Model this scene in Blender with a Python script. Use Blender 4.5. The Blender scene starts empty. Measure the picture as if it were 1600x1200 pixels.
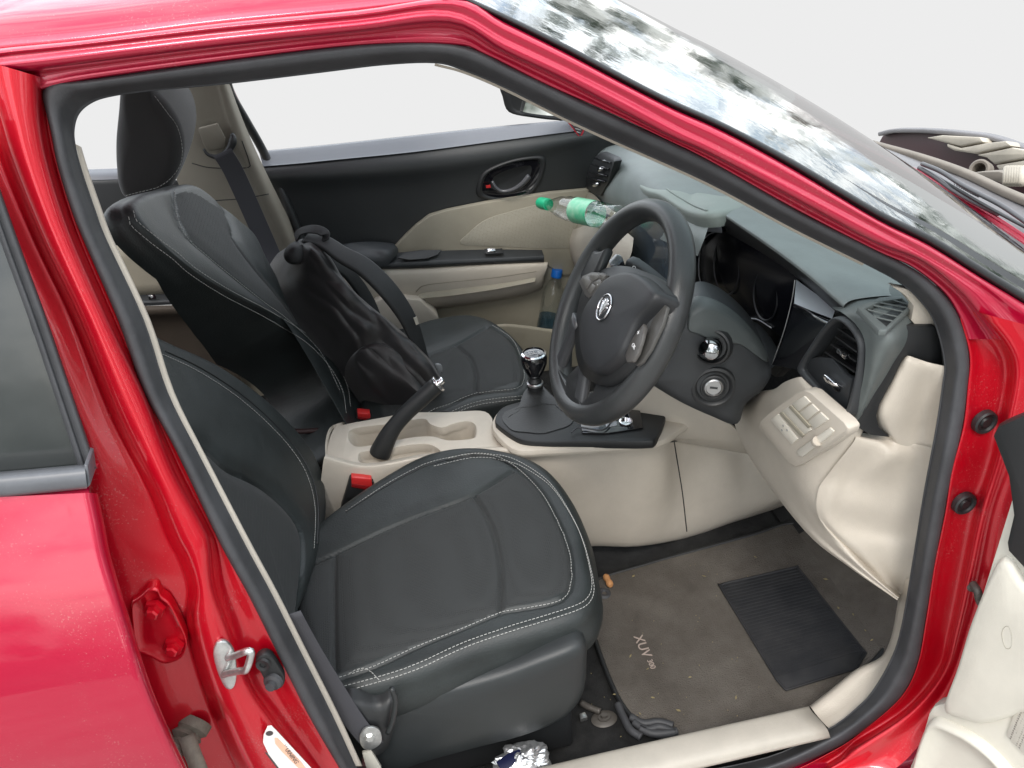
import bpy, bmesh, math, random
from mathutils import Vector, Matrix
from mathutils.bvhtree import BVHTree
from mathutils.geometry import tessellate_polygon
R = math.radians
V = Vector
random.seed(7)
S = bpy.context.scene
COL = S.collection

# ------------------------------------------------------------------ camera
CP = V((0, -.76, 1.68)); FPX = 1350.0
_p, _y, _r = R(33), R(9), R(4.5)
FWD = V((math.sin(_y)*math.cos(_p), math.cos(_y)*math.cos(_p), -math.sin(_p)))
_r0 = V((math.cos(_y), -math.sin(_y), 0)); _u0 = _r0.cross(FWD)
RT = (_r0*math.cos(_r) - _u0*math.sin(_r)).normalized()
UP = RT.cross(FWD).normalized()
cam = bpy.data.objects.new('camera', bpy.data.cameras.new('camera'))
COL.objects.link(cam); S.camera = cam
cam.matrix_world = Matrix(((RT.x, UP.x, -FWD.x, CP.x), (RT.y, UP.y, -FWD.y, CP.y), (RT.z, UP.z, -FWD.z, CP.z), (0, 0, 0, 1)))
cam.data.sensor_fit = 'HORIZONTAL'; cam.data.sensor_width = 36
cam.data.lens = 36*FPX/1600; cam.data.clip_start = .02; cam.data.clip_end = 500

# measuring: where a sight line of the photograph meets a real plane of the car
def ray(px, py):
    return FWD + RT*((px-800)/FPX) - UP*((py-600)/FPX)
def U(px, py, x=None, y=None, z=None):
    v = ray(px, py)
    i, val = (0, x) if x is not None else (1, y) if y is not None else (2, z)
    return CP + v*((val-CP[i])/v[i])
def g(z):                       # the car's side leans inward above the waist
    t = z-.92
    return .27*(.5*(t+math.sqrt(t*t+.003)))
def US(px, py, off=0.0):
    y = off
    for _ in range(12):
        q = U(px, py, y=y); y = off+g(q.z)
    return U(px, py, y=y)
def UPL(px, py, o, n):          # on the plane through o with normal n
    v = ray(px, py); o = V(o); n = V(n)
    return CP + v*((o-CP).dot(n)/v.dot(n))
def DX(px, py):                 # pixel of dist
    return None

# ------------------------------------------------------------------ objects
def link(o, parent=None):
    COL.objects.link(o)
    if parent is not None:
        o.parent = parent
    return o
def tag(o, label=None, cat=None, group=None, kind=None):
    for k, v in (('label', label), ('category', cat), ('group', group), ('kind', kind)):
        if v: o[k] = v
    return o
def empty(name, label, cat, loc=(0, 0, 0), group=None):
    o = link(bpy.data.objects.new(name, None)); o.location = loc
    o.empty_display_size = .05
    return tag(o, label, cat, group)
def mobj(name, verts, faces, mat, parent=None, smooth=True, sub=0, solid=0, solid_off=0.0, bevel=0, bseg=3, weld=False, angle=None):
    me = bpy.data.meshes.new(name)
    if parent is not None:
        lo = V((0, 0, 0)); q = parent
        while q is not None: lo = lo+q.location; q = q.parent
        verts = [V(v)-lo for v in verts]
    me.from_pydata([tuple(v) for v in verts], [], faces); me.validate(); me.update()
    bm = bmesh.new(); bm.from_mesh(me)
    if weld: bmesh.ops.remove_doubles(bm, verts=bm.verts, dist=1e-5)
    bmesh.ops.recalc_face_normals(bm, faces=bm.faces)
    bm.to_mesh(me); bm.free()
    for p in me.polygons: p.use_smooth = smooth
    if angle is not None: me.set_sharp_from_angle(angle=R(angle))
    o = link(bpy.data.objects.new(name, me), parent)
    for m in (mat if isinstance(mat, (list, tuple)) else [mat]): me.materials.append(m)
    if solid:
        m = o.modifiers.new('s', 'SOLIDIFY'); m.thickness = solid; m.offset = solid_off; m.use_even_offset = False
    if bevel:
        m = o.modifiers.new('b', 'BEVEL'); m.width = bevel; m.segments = bseg; m.limit_method = 'ANGLE'; m.angle_limit = R(35); m.harden_normals = False
    if sub:
        m = o.modifiers.new('u', 'SUBSURF'); m.levels = sub; m.render_levels = sub
    return o
class MB:                       # collects shapes into one mesh
    def __init__(s): s.v = []; s.f = []
    def add(s, v, f):
        n = len(s.v); s.v += [V(a) for a in v]; s.f += [[i+n for i in q] for q in f]; return s
    def build(s, name, mat, parent=None, **k): return mobj(name, s.v, s.f, mat, parent, **k)

# ------------------------------------------------------------------ curves
def cr(pts, t, closed=False):
    n = len(pts)
    if closed:
        i = int(math.floor(t)) % n; u = t-math.floor(t)
        p = [pts[(i+k) % n] for k in (-1, 0, 1, 2)]
    else:
        i = min(int(t), n-2); u = t-i
        p = [pts[max(i-1, 0)], pts[i], pts[i+1], pts[min(i+2, n-1)]]
        if i == 0: p[0] = p[1]*2-p[2]
        if i == n-2: p[3] = p[2]*2-p[1]
    # centripetal flavour kept simple: tension .5
    a, b, c, d = p
    return .5*((2*b)+(c-a)*u+(2*a-5*b+4*c-d)*u*u+(3*b-a-3*c+d)*u*u*u)
def smooth(pts, n, closed=False):
    """n samples, evenly spaced along a smooth curve through pts"""
    pts = [V(p) for p in pts]
    m = max(8*len(pts), n)
    T = len(pts) if closed else len(pts)-1
    d = [cr(pts, T*i/m, closed) if (closed or i < m) else pts[-1].copy() for i in range(m+1)]
    L = [0]
    for i in range(m): L.append(L[-1]+(d[i+1]-d[i]).length)
    out = []; j = 0; k = n if closed else n-1
    for i in range(n):
        s = L[-1]*i/k
        while j < m-1 and L[j+1] < s: j += 1
        e = L[j+1]-L[j]; out.append(d[j].lerp(d[j+1], (s-L[j])/e if e else 0))
    return out
def idx(pts, per):              # per samples between two neighbours: keeps rows matched
    pts = [V(p) for p in pts]; n = len(pts); out = []
    for i in range(n-1):
        for k in range(per): out.append(cr(pts, i+k/per))
    return out+[pts[-1]]
def grid_faces(nr, nc, cr_=False, cc=False):
    f = []
    for i in range(nr if cr_ else nr-1):
        for j in range(nc if cc else nc-1):
            a, b = i % nr, (i+1) % nr; c, d = j, (j+1) % nc
            f.append([a*nc+c, a*nc+d, b*nc+d, b*nc+c])
    return f
def loft(name, rows, mat, parent=None, n=40, across=4, closed=False, curved=True, matched=None, **k):
    """surface through rows of points; across = samples between two rows"""
    if matched is None: matched = len({len(r) for r in rows}) == 1 and False
    rr = []
    for r in rows:
        if matched: rr.append(idx(r+[r[0]], matched)[:-1] if closed else idx(r, matched))
        else: rr.append(smooth(r, n, closed))
    m = len(rr[0]); out = []
    for i in range(len(rr)-1):
        for q in range(across):
            u = q/across
            out.append([cr([r[j] for r in rr], i+u) if curved else rr[i][j].lerp(rr[i+1][j], u) for j in range(m)])
    out.append(rr[-1])
    return mobj(name, [p for r in out for p in r], grid_faces(len(out), m, False, closed), mat, parent, **k)
def frames(path, closed=False, up=None):
    n = len(path); T = []
    for i in range(n):
        a = path[i-1] if (i or closed) else path[0]; b = path[(i+1) % n] if (i < n-1 or closed) else path[-1]
        t = (b-a); T.append(t.normalized() if t.length else V((1, 0, 0)))
    out = []
    if up is not None:
        for t in T:
            s = t.cross(V(up)); s = s.normalized() if s.length > 1e-6 else V((1, 0, 0)); out.append((t, s, s.cross(t)))
        return out
    ref = V((0, 0, 1)) if abs(T[0].z) < .9 else V((1, 0, 0)); s = T[0].cross(ref).normalized()
    for t in T:
        s = (s-t*s.dot(t)).normalized(); out.append((t, s, s.cross(t)))
    return out
def sweep_geo(path, prof, closed=False, up=None, caps=True, scale=None, n=None):
    """prof: (side, up) pairs around the section"""
    if len(path) < 2: print('EMPTY PATH'); return [], []
    path = smooth(path, n, closed) if n else [V(p) for p in path]
    fr = frames(path, closed, up); v = []; m = len(prof)
    for i, (p, (t, s, u)) in enumerate(zip(path, fr)):
        k = scale(i/(len(path)-1)) if scale else 1
        for a, b in prof: v.append(p+s*(a*k)+u*(b*k))
    f = grid_faces(len(path), m, closed, True)
    if caps and not closed: f += [list(range(m)), [len(v)-m+i for i in range(m)]]
    return v, f
def circ(r, m=10, ry=None, ph=0): return [(r*math.cos(2*math.pi*i/m+ph), (ry or r)*math.sin(2*math.pi*i/m+ph)) for i in range(m)]
def rrect(w, h, r, seg=3):
    o = []
    for cx, cy, a in ((w/2-r, h/2-r, 0), (-w/2+r, h/2-r, 90), (-w/2+r, -h/2+r, 180), (w/2-r, -h/2+r, 270)):
        for i in range(seg+1):
            t = R(a+90*i/seg); o.append((cx+r*math.cos(t), cy+r*math.sin(t)))
    return o
def tube(name, path, r, mat, parent=None, closed=False, n=None, m=10, scale=None, **k):
    v, f = sweep_geo(path, circ(r, m), closed, None, True, scale, n)
    return mobj(name, v, f, mat, parent, **k)
def band(name, path, w, t, mat, parent=None, up=(0, 0, 1), closed=False, n=None, r=None, **k):
    v, f = sweep_geo(path, rrect(w, t, r or min(w, t)*.45), closed, up, True, None, n)
    return mobj(name, v, f, mat, parent, **k)
def plate_geo(out, vec, holes=()):
    """prism: outline (3D loop) pushed along vec"""
    out = [V(p) for p in out]; loops = [out]+[[V(p) for p in h] for h in holes]
    tri = tessellate_polygon(loops); v = [p for l in loops for p in l]; n = len(v)
    f = [list(t) for t in tri]+[[i+n for i in reversed(t)] for t in tri]; a = 0
    for l in loops:
        m = len(l)
        for i in range(m): f.append([a+i, a+(i+1) % m, a+(i+1) % m+n, a+i+n])
        a += m
    return v+[p+V(vec) for p in v], f
def plate(name, out, vec, mat, parent=None, bevel=.002, holes=(), curve=0, **k):
    if curve: out = smooth(out, curve, True); holes = [smooth(h, curve, True) for h in holes]
    v, f = plate_geo(out, vec, holes)
    k.setdefault('angle', 40)
    o = mobj(name, v, f, mat, parent, bevel=0, **k)
    if bevel:
        bm = bmesh.new(); bm.from_mesh(o.data)
        bmesh.ops.dissolve_limit(bm, angle_limit=R(1.0), verts=bm.verts, edges=bm.edges)
        ed = [e for e in bm.edges if len(e.link_faces) == 2 and e.calc_face_angle(0) > R(50)]
        try: bmesh.ops.bevel(bm, geom=ed, offset=bevel, segments=2, profile=.5, affect='EDGES', clamp_overlap=True)
        except Exception: pass
        bm.to_mesh(o.data); bm.free()
        for p in o.data.polygons: p.use_smooth = True
        o.data.set_sharp_from_angle(angle=R(40))
    return o
def box_geo(c, sx, sy, sz, M=None):
    v = [V((x*sx/2, y*sy/2, z*sz/2)) for x in (-1, 1) for y in (-1, 1) for z in (-1, 1)]
    v = [(M @ p if M else p)+V(c) for p in v]
    return v, [[0, 1, 3, 2], [4, 6, 7, 5], [0, 4, 5, 1], [2, 3, 7, 6], [0, 2, 6, 4], [1, 5, 7, 3]]
def basis(n, up=(0, 0, 1)):     # matrix with local z = n
    n = V(n).normalized(); s = V(up).cross(n)
    s = s.normalized() if s.length > 1e-5 else V((1, 0, 0)); t = n.cross(s)
    return Matrix((s, t, n)).transposed()
def lathe_geo(prof, o=(0, 0, 0), n=(0, 0, 1), seg=32, up=(0, 0, 1), sy=1, caps=True):
    """prof: (radius, height) pairs"""
    M = basis(n, up); v = []; m = len(prof)
    for i in range(seg):
        a = 2*math.pi*i/seg
        for r, h in prof: v.append(M @ V((r*math.cos(a), r*math.sin(a)*sy, h))+V(o))
    f = []
    for i in range(seg):
        b = (i+1) % seg
        for j in range(m-1): f.append([i*m+j, b*m+j, b*m+j+1, i*m+j+1])
    if caps and prof[0][0] > 1e-6: f.append([i*m for i in reversed(range(seg))])
    if caps and prof[-1][0] > 1e-6: f.append([i*m+m-1 for i in range(seg)])
    return v, f
def lathe(name, prof, o, n, mat, parent=None, seg=32, angle=35, **k):
    v, f = lathe_geo(prof, o, n, seg, **{a: k.pop(a) for a in ('up', 'sy', 'caps') if a in k})
    return mobj(name, v, f, mat, parent, weld=True, angle=angle, **k)
def bvh(*objs):
    v = []; f = []
    bpy.context.view_layer.update(); dg = bpy.context.evaluated_depsgraph_get()
    for o in objs:
        e = o.evaluated_get(dg); me = e.to_mesh(); n = len(v); M = e.matrix_world
        v += [M @ p.co for p in me.vertices]; f += [[i+n for i in p.vertices] for p in me.polygons]; e.to_mesh_clear()
    return BVHTree.FromPolygons(v, f)
def drape(px, T, lift=.0012):
    """lay a line of the photograph on a real surface"""
    out = []
    for x, y in px:
        d = ray(x, y).normalized(); h = T.ray_cast(CP, d)
        if h[0] is None: continue
        nn = h[1] if h[1].dot(d) < 0 else -h[1]
        out.append((h[0]+nn*lift, nn))
    return out
def pxs(pts, n, closed=False):
    return [(p.x, p.y) for p in smooth([V((a, b, 0)) for a, b in pts], n, closed)]
def stitches(mb, px, T, n=60, L=.0042, gap=.0022, r=.00055):
    """single threads sewn along a line"""
    d = drape(pxs(px, n), T)
    if len(d) < 3: return
    P = [a for a, b in d]; s = 0; step = L+gap; nxt = 0
    for i in range(len(P)-1):
        e = (P[i+1]-P[i]); l = e.length
        if l > .06 or l < 1e-6: continue
        e.normalize()
        while nxt < s+l:
            a = P[i]+e*(nxt-s); v, f = sweep_geo([a, a+e*(L*.15), a+e*(L*.5)+d[i][1]*.0003, a+e*(L*.85), a+e*L], circ(r, 5)); mb.add(v, f); nxt += step
        s += l
# ------------------------------------------------------------------ materials
MATS = {}
def mat(name, col, rough=.5, metal=0, bump=0, bscale=300, var=0, vscale=8, coat=0, spec=None, trans=0, ior=None, sheen=0, extra=None, col2=None, bdist=.001):
    m = bpy.data.materials.new(name); m.use_nodes = True; nt = m.node_tree; b = nt.nodes['Principled BSDF']
    b.inputs['Base Color'].default_value = (*col, 1); b.inputs['Roughness'].default_value = rough; b.inputs['Metallic'].default_value = metal
    b.inputs['Coat Weight'].default_value = coat; b.inputs['Coat Roughness'].default_value = .03
    if spec is not None: b.inputs['Specular IOR Level'].default_value = spec
    if trans: b.inputs['Transmission Weight'].default_value = trans
    if ior: b.inputs['IOR'].default_value = ior
    if sheen: b.inputs['Sheen Weight'].default_value = sheen
    tc = nt.nodes.new('ShaderNodeTexCoord')
    if var:
        n = nt.nodes.new('ShaderNodeTexNoise'); n.inputs['Scale'].default_value = vscale; n.inputs['Detail'].default_value = 6; n.inputs['Roughness'].default_value = .65
        nt.links.new(tc.outputs['Object'], n.inputs['Vector'])
        r = nt.nodes.new('ShaderNodeValToRGB'); r.color_ramp.elements[0].position = .35; r.color_ramp.elements[1].position = .68
        c2 = col2 or tuple(min(1, c*(1+var)) for c in col); c1 = tuple(c*(1-var) for c in col) if not col2 else col
        r.color_ramp.elements[0].color = (*c1, 1); r.color_ramp.elements[1].color = (*c2, 1)
        nt.links.new(n.outputs['Fac'], r.inputs['Fac']); nt.links.new(r.outputs['Color'], b.inputs['Base Color'])
        mr = nt.nodes.new('ShaderNodeMapRange'); mr.inputs['To Min'].default_value = max(0, rough-.07); mr.inputs['To Max'].default_value = min(1, rough+.1)
        nt.links.new(n.outputs['Fac'], mr.inputs['Value']); nt.links.new(mr.outputs['Result'], b.inputs['Roughness'])
    if bump:
        n = nt.nodes.new('ShaderNodeTexNoise'); n.inputs['Scale'].default_value = bscale; n.inputs['Detail'].default_value = 3
        nt.links.new(tc.outputs['Object'], n.inputs['Vector'])
        bp = nt.nodes.new('ShaderNodeBump'); bp.inputs['Strength'].default_value = bump; bp.inputs['Distance'].default_value = bdist
        nt.links.new(n.outputs['Fac'], bp.inputs['Height']); nt.links.new(bp.outputs['Normal'], b.inputs['Normal'])
    if extra: extra(nt, b, tc)
    MATS[name] = m
    return m
def dots(scale, strength, dark=None, dist=.001):
    """a fine punched pattern"""
    def f(nt, b, tc):
        v = nt.nodes.new('ShaderNodeTexVoronoi'); v.inputs['Scale'].default_value = scale; v.inputs['Randomness'].default_value = .12
        nt.links.new(tc.outputs['Object'], v.inputs['Vector'])
        mr = nt.nodes.new('ShaderNodeMapRange'); mr.inputs['From Min'].default_value = .12; mr.inputs['From Max'].default_value = .38
        nt.links.new(v.outputs['Distance'], mr.inputs['Value'])
        bp = nt.nodes.new('ShaderNodeBump'); bp.inputs['Strength'].default_value = strength; bp.inputs['Distance'].default_value = dist
        nt.links.new(mr.outputs['Result'], bp.inputs['Height']); nt.links.new(bp.outputs['Normal'], b.inputs['Normal'])
        if dark is not None:
            mx = nt.nodes.new('ShaderNodeMix'); mx.data_type = 'RGBA'; mx.inputs[6].default_value = (*dark, 1); mx.inputs[7].default_value = b.inputs['Base Color'].default_value
            nt.links.new(mr.outputs['Result'], mx.inputs[0]); nt.links.new(mx.outputs[2], b.inputs['Base Color'])
    return f
def flakes(nt, b, tc):          # metallic flake and road dust in the paint
    n = nt.nodes.new('ShaderNodeTexNoise'); n.inputs['Scale'].default_value = 5; n.inputs['Detail'].default_value = 8; n.inputs['Roughness'].default_value = .7
    nt.links.new(tc.outputs['Object'], n.inputs['Vector'])
    w = nt.nodes.new('ShaderNodeTexVoronoi'); w.inputs['Scale'].default_value = 260; nt.links.new(tc.outputs['Object'], w.inputs['Vector'])
    mr = nt.nodes.new('ShaderNodeMapRange'); mr.inputs['From Min'].default_value = .5; mr.inputs['From Max'].default_value = .8; mr.inputs['To Max'].default_value = .12
    nt.links.new(n.outputs['Fac'], mr.inputs['Value'])
    mx = nt.nodes.new('ShaderNodeMix'); mx.data_type = 'RGBA'; mx.inputs[6].default_value = b.inputs['Base Color'].default_value; mx.inputs[7].default_value = (.42, .12, .12, 1)
    nt.links.new(mr.outputs['Result'], mx.inputs[0]); nt.links.new(mx.outputs[2], b.inputs['Base Color'])
    m2 = nt.nodes.new('ShaderNodeMapRange'); m2.inputs['From Min'].default_value = .45; m2.inputs['From Max'].default_value = .8; m2.inputs['To Min'].default_value = .03; m2.inputs['To Max'].default_value = .22
    nt.links.new(n.outputs['Fac'], m2.inputs['Value']); nt.links.new(m2.outputs['Result'], b.inputs['Coat Roughness'])
    sp_ = nt.nodes.new('ShaderNodeTexNoise'); sp_.inputs['Scale'].default_value = 420; sp_.inputs['Detail'].default_value = 2; nt.links.new(tc.outputs['Object'], sp_.inputs['Vector'])
    ad = nt.nodes.new('ShaderNodeMath'); ad.operation = 'MULTIPLY'; nt.links.new(n.outputs['Fac'], ad.inputs[0]); nt.links.new(sp_.outputs['Fac'], ad.inputs[1])
    m3 = nt.nodes.new('ShaderNodeMapRange'); m3.inputs['From Min'].default_value = .34; m3.inputs['From Max'].default_value = .44; m3.inputs['To Max'].default_value = .35; nt.links.new(ad.outputs[0], m3.inputs['Value'])
    mx2 = nt.nodes.new('ShaderNodeMix'); mx2.data_type = 'RGBA'; nt.links.new(m3.outputs[0], mx2.inputs[0]); nt.links.new(mx.outputs[2], mx2.inputs[6]); mx2.inputs[7].default_value = (.55, .28, .26, 1); nt.links.new(mx2.outputs[2], b.inputs['Base Color'])
    bp = nt.nodes.new('ShaderNodeBump'); bp.inputs['Strength'].default_value = .12; bp.inputs['Distance'].default_value = .0004
    nt.links.new(w.outputs['Distance'], bp.inputs['Height']); nt.links.new(bp.outputs['Normal'], b.inputs['Normal'])
RED = mat('red_paint', (.47, .001, .036), .34, .45, coat=1, extra=flakes)
REDI = mat('red_jamb_paint', (.56, .001, .014), .36, .4, coat=.8, extra=flakes)
RUB = mat('rubber_seal', (.045, .046, .05), .55, bump=.25, bscale=500, var=.25, vscale=14)
BLK = mat('black_plastic', (.016, .017, .018), .48, bump=.15, bscale=700)
DRK = mat('dark_plastic', (.03, .033, .036), .5, bump=.25, bscale=900, var=.12, vscale=20)
DASH = mat('dash_plastic', (.10, .115, .112), .5, bump=.3, bscale=800, var=.14, vscale=12)
GLS = mat('gloss_black', (.006, .006, .008), .07, coat=.6)
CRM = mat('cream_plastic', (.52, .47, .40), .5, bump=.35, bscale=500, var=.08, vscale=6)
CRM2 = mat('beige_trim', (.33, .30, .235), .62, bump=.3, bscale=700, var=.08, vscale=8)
CHR = mat('chrome', (.78, .78, .8), .12, 1)
STL = mat('galvanised_steel', (.62, .63, .62), .3, .9, bump=.3, bscale=90, var=.2, vscale=60)
LTH = mat('seat_leatherette', (.017, .021, .021), .48, bump=.6, bscale=360, var=.25, vscale=14, bdist=.0008)
FAB = mat('seat_fabric', (.022, .024, .024), .75, sheen=.06, extra=dots(300, .6, (.009, .010, .010), .0009))
THR = mat('grey_thread', (.42, .42, .40), .7)
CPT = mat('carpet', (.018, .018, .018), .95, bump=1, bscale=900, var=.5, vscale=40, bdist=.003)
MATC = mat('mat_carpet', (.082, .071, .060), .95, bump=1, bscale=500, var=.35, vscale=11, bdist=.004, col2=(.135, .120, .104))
WEB = mat('belt_webbing', (.05, .05, .058), .7, bump=.5, bscale=900)
GLASS = mat('glass', (.9, .95, .93), .0, spec=.5)
def planefit(px, T):
    d = drape(px, T, 0); c = V((0, 0, 0)); n = V((0, 0, 0))
    for p, q in d: c += p; n += q
    return c/len(d), n.normalized()
def onplane(px, o, n, lift=0):
    o = V(o)+V(n)*lift; return [UPL(x, y, o, n) for x, y in px]
def dome(name, outline, center, prof, vec, mat, parent=None, n=48, closed=True, **k):
    """a soft form: rings shrink from outline to centre while they rise along vec; prof: (t, height) pairs"""
    o = smooth(outline, n, True); c = V(center); vec = V(vec); v = []
    for t, h in prof: v += [p.lerp(c, t)+vec*h for p in o]
    f = grid_faces(len(prof), n, False, True)
    v.append(c+vec*prof[-1][1]); L = len(v)-1; b = (len(prof)-1)*n
    f += [[b+i, b+(i+1) % n, L] for i in range(n)]
    return mobj(name, v, f, mat, parent, **k)
def skin(name, px, cpx, T, lift, m, parent, n=60, k=14, edge=.003, **kw):
    """a thin moulding that follows the surface under it"""
    o = pxs(px, n, True); v = []; last = {}
    for q in range(k+1):
        t = [0, 0, .02, .05][q] if q < 4 else .05+.93*(q-3)/(k-3); l = [-edge, lift*.3, lift*.85, lift][q] if q < 4 else lift
        for i, (x, y) in enumerate(o):
            d = drape([(x+(cpx[0]-x)*t, y+(cpx[1]-y)*t)], T, l)
            p = d[0][0] if d else last.get(i)
            if p is None: p = U(x, y, y=.33)
            last[i] = p; v.append(p)
    f = grid_faces(k+1, n, False, True); v.append(sum(v[-n:], V((0, 0, 0)))/n); b = k*n
    f += [[b+i, b+(i+1) % n, len(v)-1] for i in range(n)]
    return mobj(name, v, f, m, parent, **kw)
def text(name, s, o, xdir, n, size, mat, parent, depth=.0006, align='CENTER'):
    c = bpy.data.curves.new(name, 'FONT'); c.body = s; c.size = size; c.align_x = align; c.align_y = 'CENTER'; c.extrude = depth
    t = bpy.data.objects.new(name, c); COL.objects.link(t)
    dg = bpy.context.evaluated_depsgraph_get(); dg.update(); me = bpy.data.meshes.new_from_object(t.evaluated_get(dg))
    x = V(xdir).normalized(); z = V(n).normalized(); y = z.cross(x).normalized(); x = y.cross(z)
    M = Matrix(((x.x, y.x, z.x, o[0]), (x.y, y.y, z.y, o[1]), (x.z, y.z, z.z, o[2]), (0, 0, 0, 1)))
    v = [M @ p.co for p in me.vertices]; f = [list(p.vertices) for p in me.polygons]
    bpy.data.objects.remove(t); bpy.data.curves.remove(c); bpy.data.meshes.remove(me)
    return mobj(name, v, f, mat, parent, smooth=False)
# ------------------------------------------------------------------ world and light
def make_world():
    w = bpy.data.worlds.new('World'); S.world = w; w.use_nodes = True; nt = w.node_tree; N = nt.nodes; Lk = nt.links
    N.clear(); out = N.new('ShaderNodeOutputWorld')
    geo = N.new('ShaderNodeTexCoord'); sep = N.new('ShaderNodeSeparateXYZ'); Lk.new(geo.outputs['Generated'], sep.inputs[0])
    def mr(src, a, b, c=0.0, d=1.0):
        m = N.new('ShaderNodeMapRange'); m.inputs['From Min'].default_value = a; m.inputs['From Max'].default_value = b; m.inputs['To Min'].default_value = c; m.inputs['To Max'].default_value = d
        Lk.new(src, m.inputs['Value']); return m.outputs[0]
    def math_(op, a, b):
        m = N.new('ShaderNodeMath'); m.operation = op
        for k, q in enumerate((a, b)):
            if isinstance(q, (int, float)): m.inputs[k].default_value = q
            else: Lk.new(q, m.inputs[k])
        return m.outputs[0]
    def bgd(col, st):
        b = N.new('ShaderNodeBackground'); b.inputs['Strength'].default_value = st
        if isinstance(col, tuple): b.inputs['Color'].default_value = (*col, 1)
        else: Lk.new(col, b.inputs['Color'])
        return b.outputs[0]
    def mix(f, a, b):
        m = N.new('ShaderNodeMixShader'); Lk.new(f, m.inputs[0]); Lk.new(a, m.inputs[1]); Lk.new(b, m.inputs[2]); return m.outputs[0]
    sky = N.new('ShaderNodeTexSky'); sky.sky_type = 'NISHITA'; sky.sun_disc = False; sky.sun_elevation = R(56); sky.sun_rotation = R(200); sky.dust_density = 3
    # bright cloud with the crowns of trees standing round, thinning out overhead
    no = N.new('ShaderNodeTexNoise'); no.inputs['Scale'].default_value = 2.6; no.inputs['Detail'].default_value = 10; no.inputs['Roughness'].default_value = .7; Lk.new(geo.outputs['Generated'], no.inputs['Vector'])
    crown = math_('SUBTRACT', no.outputs['Fac'], mr(sep.outputs['Z'], .0, .75, -.03, .12))       # open sky above, leaves low down
    crown = math_('SUBTRACT', crown, mr(sep.outputs['Y'], .1, .6, 0, .10))
    f_tree = mr(crown, .455, .50)
    cloud = N.new('ShaderNodeAddShader'); Lk.new(bgd(sky.outputs[0], .13), cloud.inputs[0]); 
    cn = N.new('ShaderNodeTexNoise'); cn.inputs['Scale'].default_value = 7; cn.inputs['Detail'].default_value = 9; cn.inputs['Roughness'].default_value = .72
    cm = N.new('ShaderNodeMapping'); cm.inputs['Scale'].default_value = (1, 1, 2.2); Lk.new(geo.outputs['Generated'], cm.inputs[0]); Lk.new(cm.outputs[0], cn.inputs['Vector'])
    cr_ = N.new('ShaderNodeValToRGB'); e = cr_.color_ramp.elements; e[0].position = .40; e[0].color = (.26, .33, .42, 1); e[1].position = .56; e[1].color = (1.12, 1.12, 1.08, 1); Lk.new(cn.outputs['Fac'], cr_.inputs[0])
    Lk.new(bgd(cr_.outputs[0], SKY), cloud.inputs[1])
    leaf = N.new('ShaderNodeTexNoise'); leaf.inputs['Scale'].default_value = 26; leaf.inputs['Detail'].default_value = 6; Lk.new(geo.outputs['Generated'], leaf.inputs['Vector'])
    lr = N.new('ShaderNodeValToRGB'); e = lr.color_ramp.elements; e[0].position = .42; e[0].color = (.12, .15, .12, 1); e[1].position = .62; e[1].color = (1.1, 1.15, 1.1, 1); Lk.new(leaf.outputs['Fac'], lr.inputs[0])
    upper = mix(f_tree, cloud.outputs[0], bgd(lr.outputs[0], 1))
    grey = bgd((.847, .847, .847), 1)                 # the plain light grey backdrop beyond the car
    wl = N.new('ShaderNodeTexNoise'); wl.inputs['Scale'].default_value = 4; wl.inputs['Detail'].default_value = 5; Lk.new(geo.outputs['Generated'], wl.inputs['Vector'])
    wr = N.new('ShaderNodeValToRGB'); e = wr.color_ramp.elements; e[0].position = .40; e[0].color = (.07, .065, .06, 1); e[1].position = .62; e[1].color = (.42, .41, .4, 1); Lk.new(wl.outputs['Fac'], wr.inputs[0])
    behind = mix(mr(sep.outputs['Z'], -.36, -.26), bgd((.30, .28, .26), 1), bgd(wr.outputs[0], 1))   # ground and walls on the photographer's side
    front = mix(mr(sep.outputs['Z'], -.66, -.5), bgd((.26, .24, .22), 1), grey)
    low = mix(mr(sep.outputs['Y'], .12, .25), behind, front)
    Lk.new(mix(mr(sep.outputs['Z'], -.085, -.06), low, upper), out.inputs[0])
SKY = 2.6
make_world()
sl = bpy.data.lights.new('sun', 'SUN'); sl.energy = 1.4; sl.angle = R(14); sl.color = (1, .97, .92)
so = link(bpy.data.objects.new('sun', sl)); so.rotation_euler = V((.25, 1.0, -1.5)).to_track_quat('-Z', 'Y').to_euler()
S.view_settings.view_transform = 'Standard'; S.view_settings.look = 'None'; S.view_settings.exposure = 0; S.view_settings.gamma = 1
S.view_settings.use_curve_mapping = False
S.cycles.max_bounces = 10; S.cycles.diffuse_bounces = 5; S.cycles.transparent_max_bounces = 12; S.cycles.use_denoising = True
S.cycles.caustics_reflective = False; S.cycles.caustics_refractive = False

CAR = empty('car', 'red car with its driver door open, showing the black seats and cream dashboard', 'car', (0, .76, 0))

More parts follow.
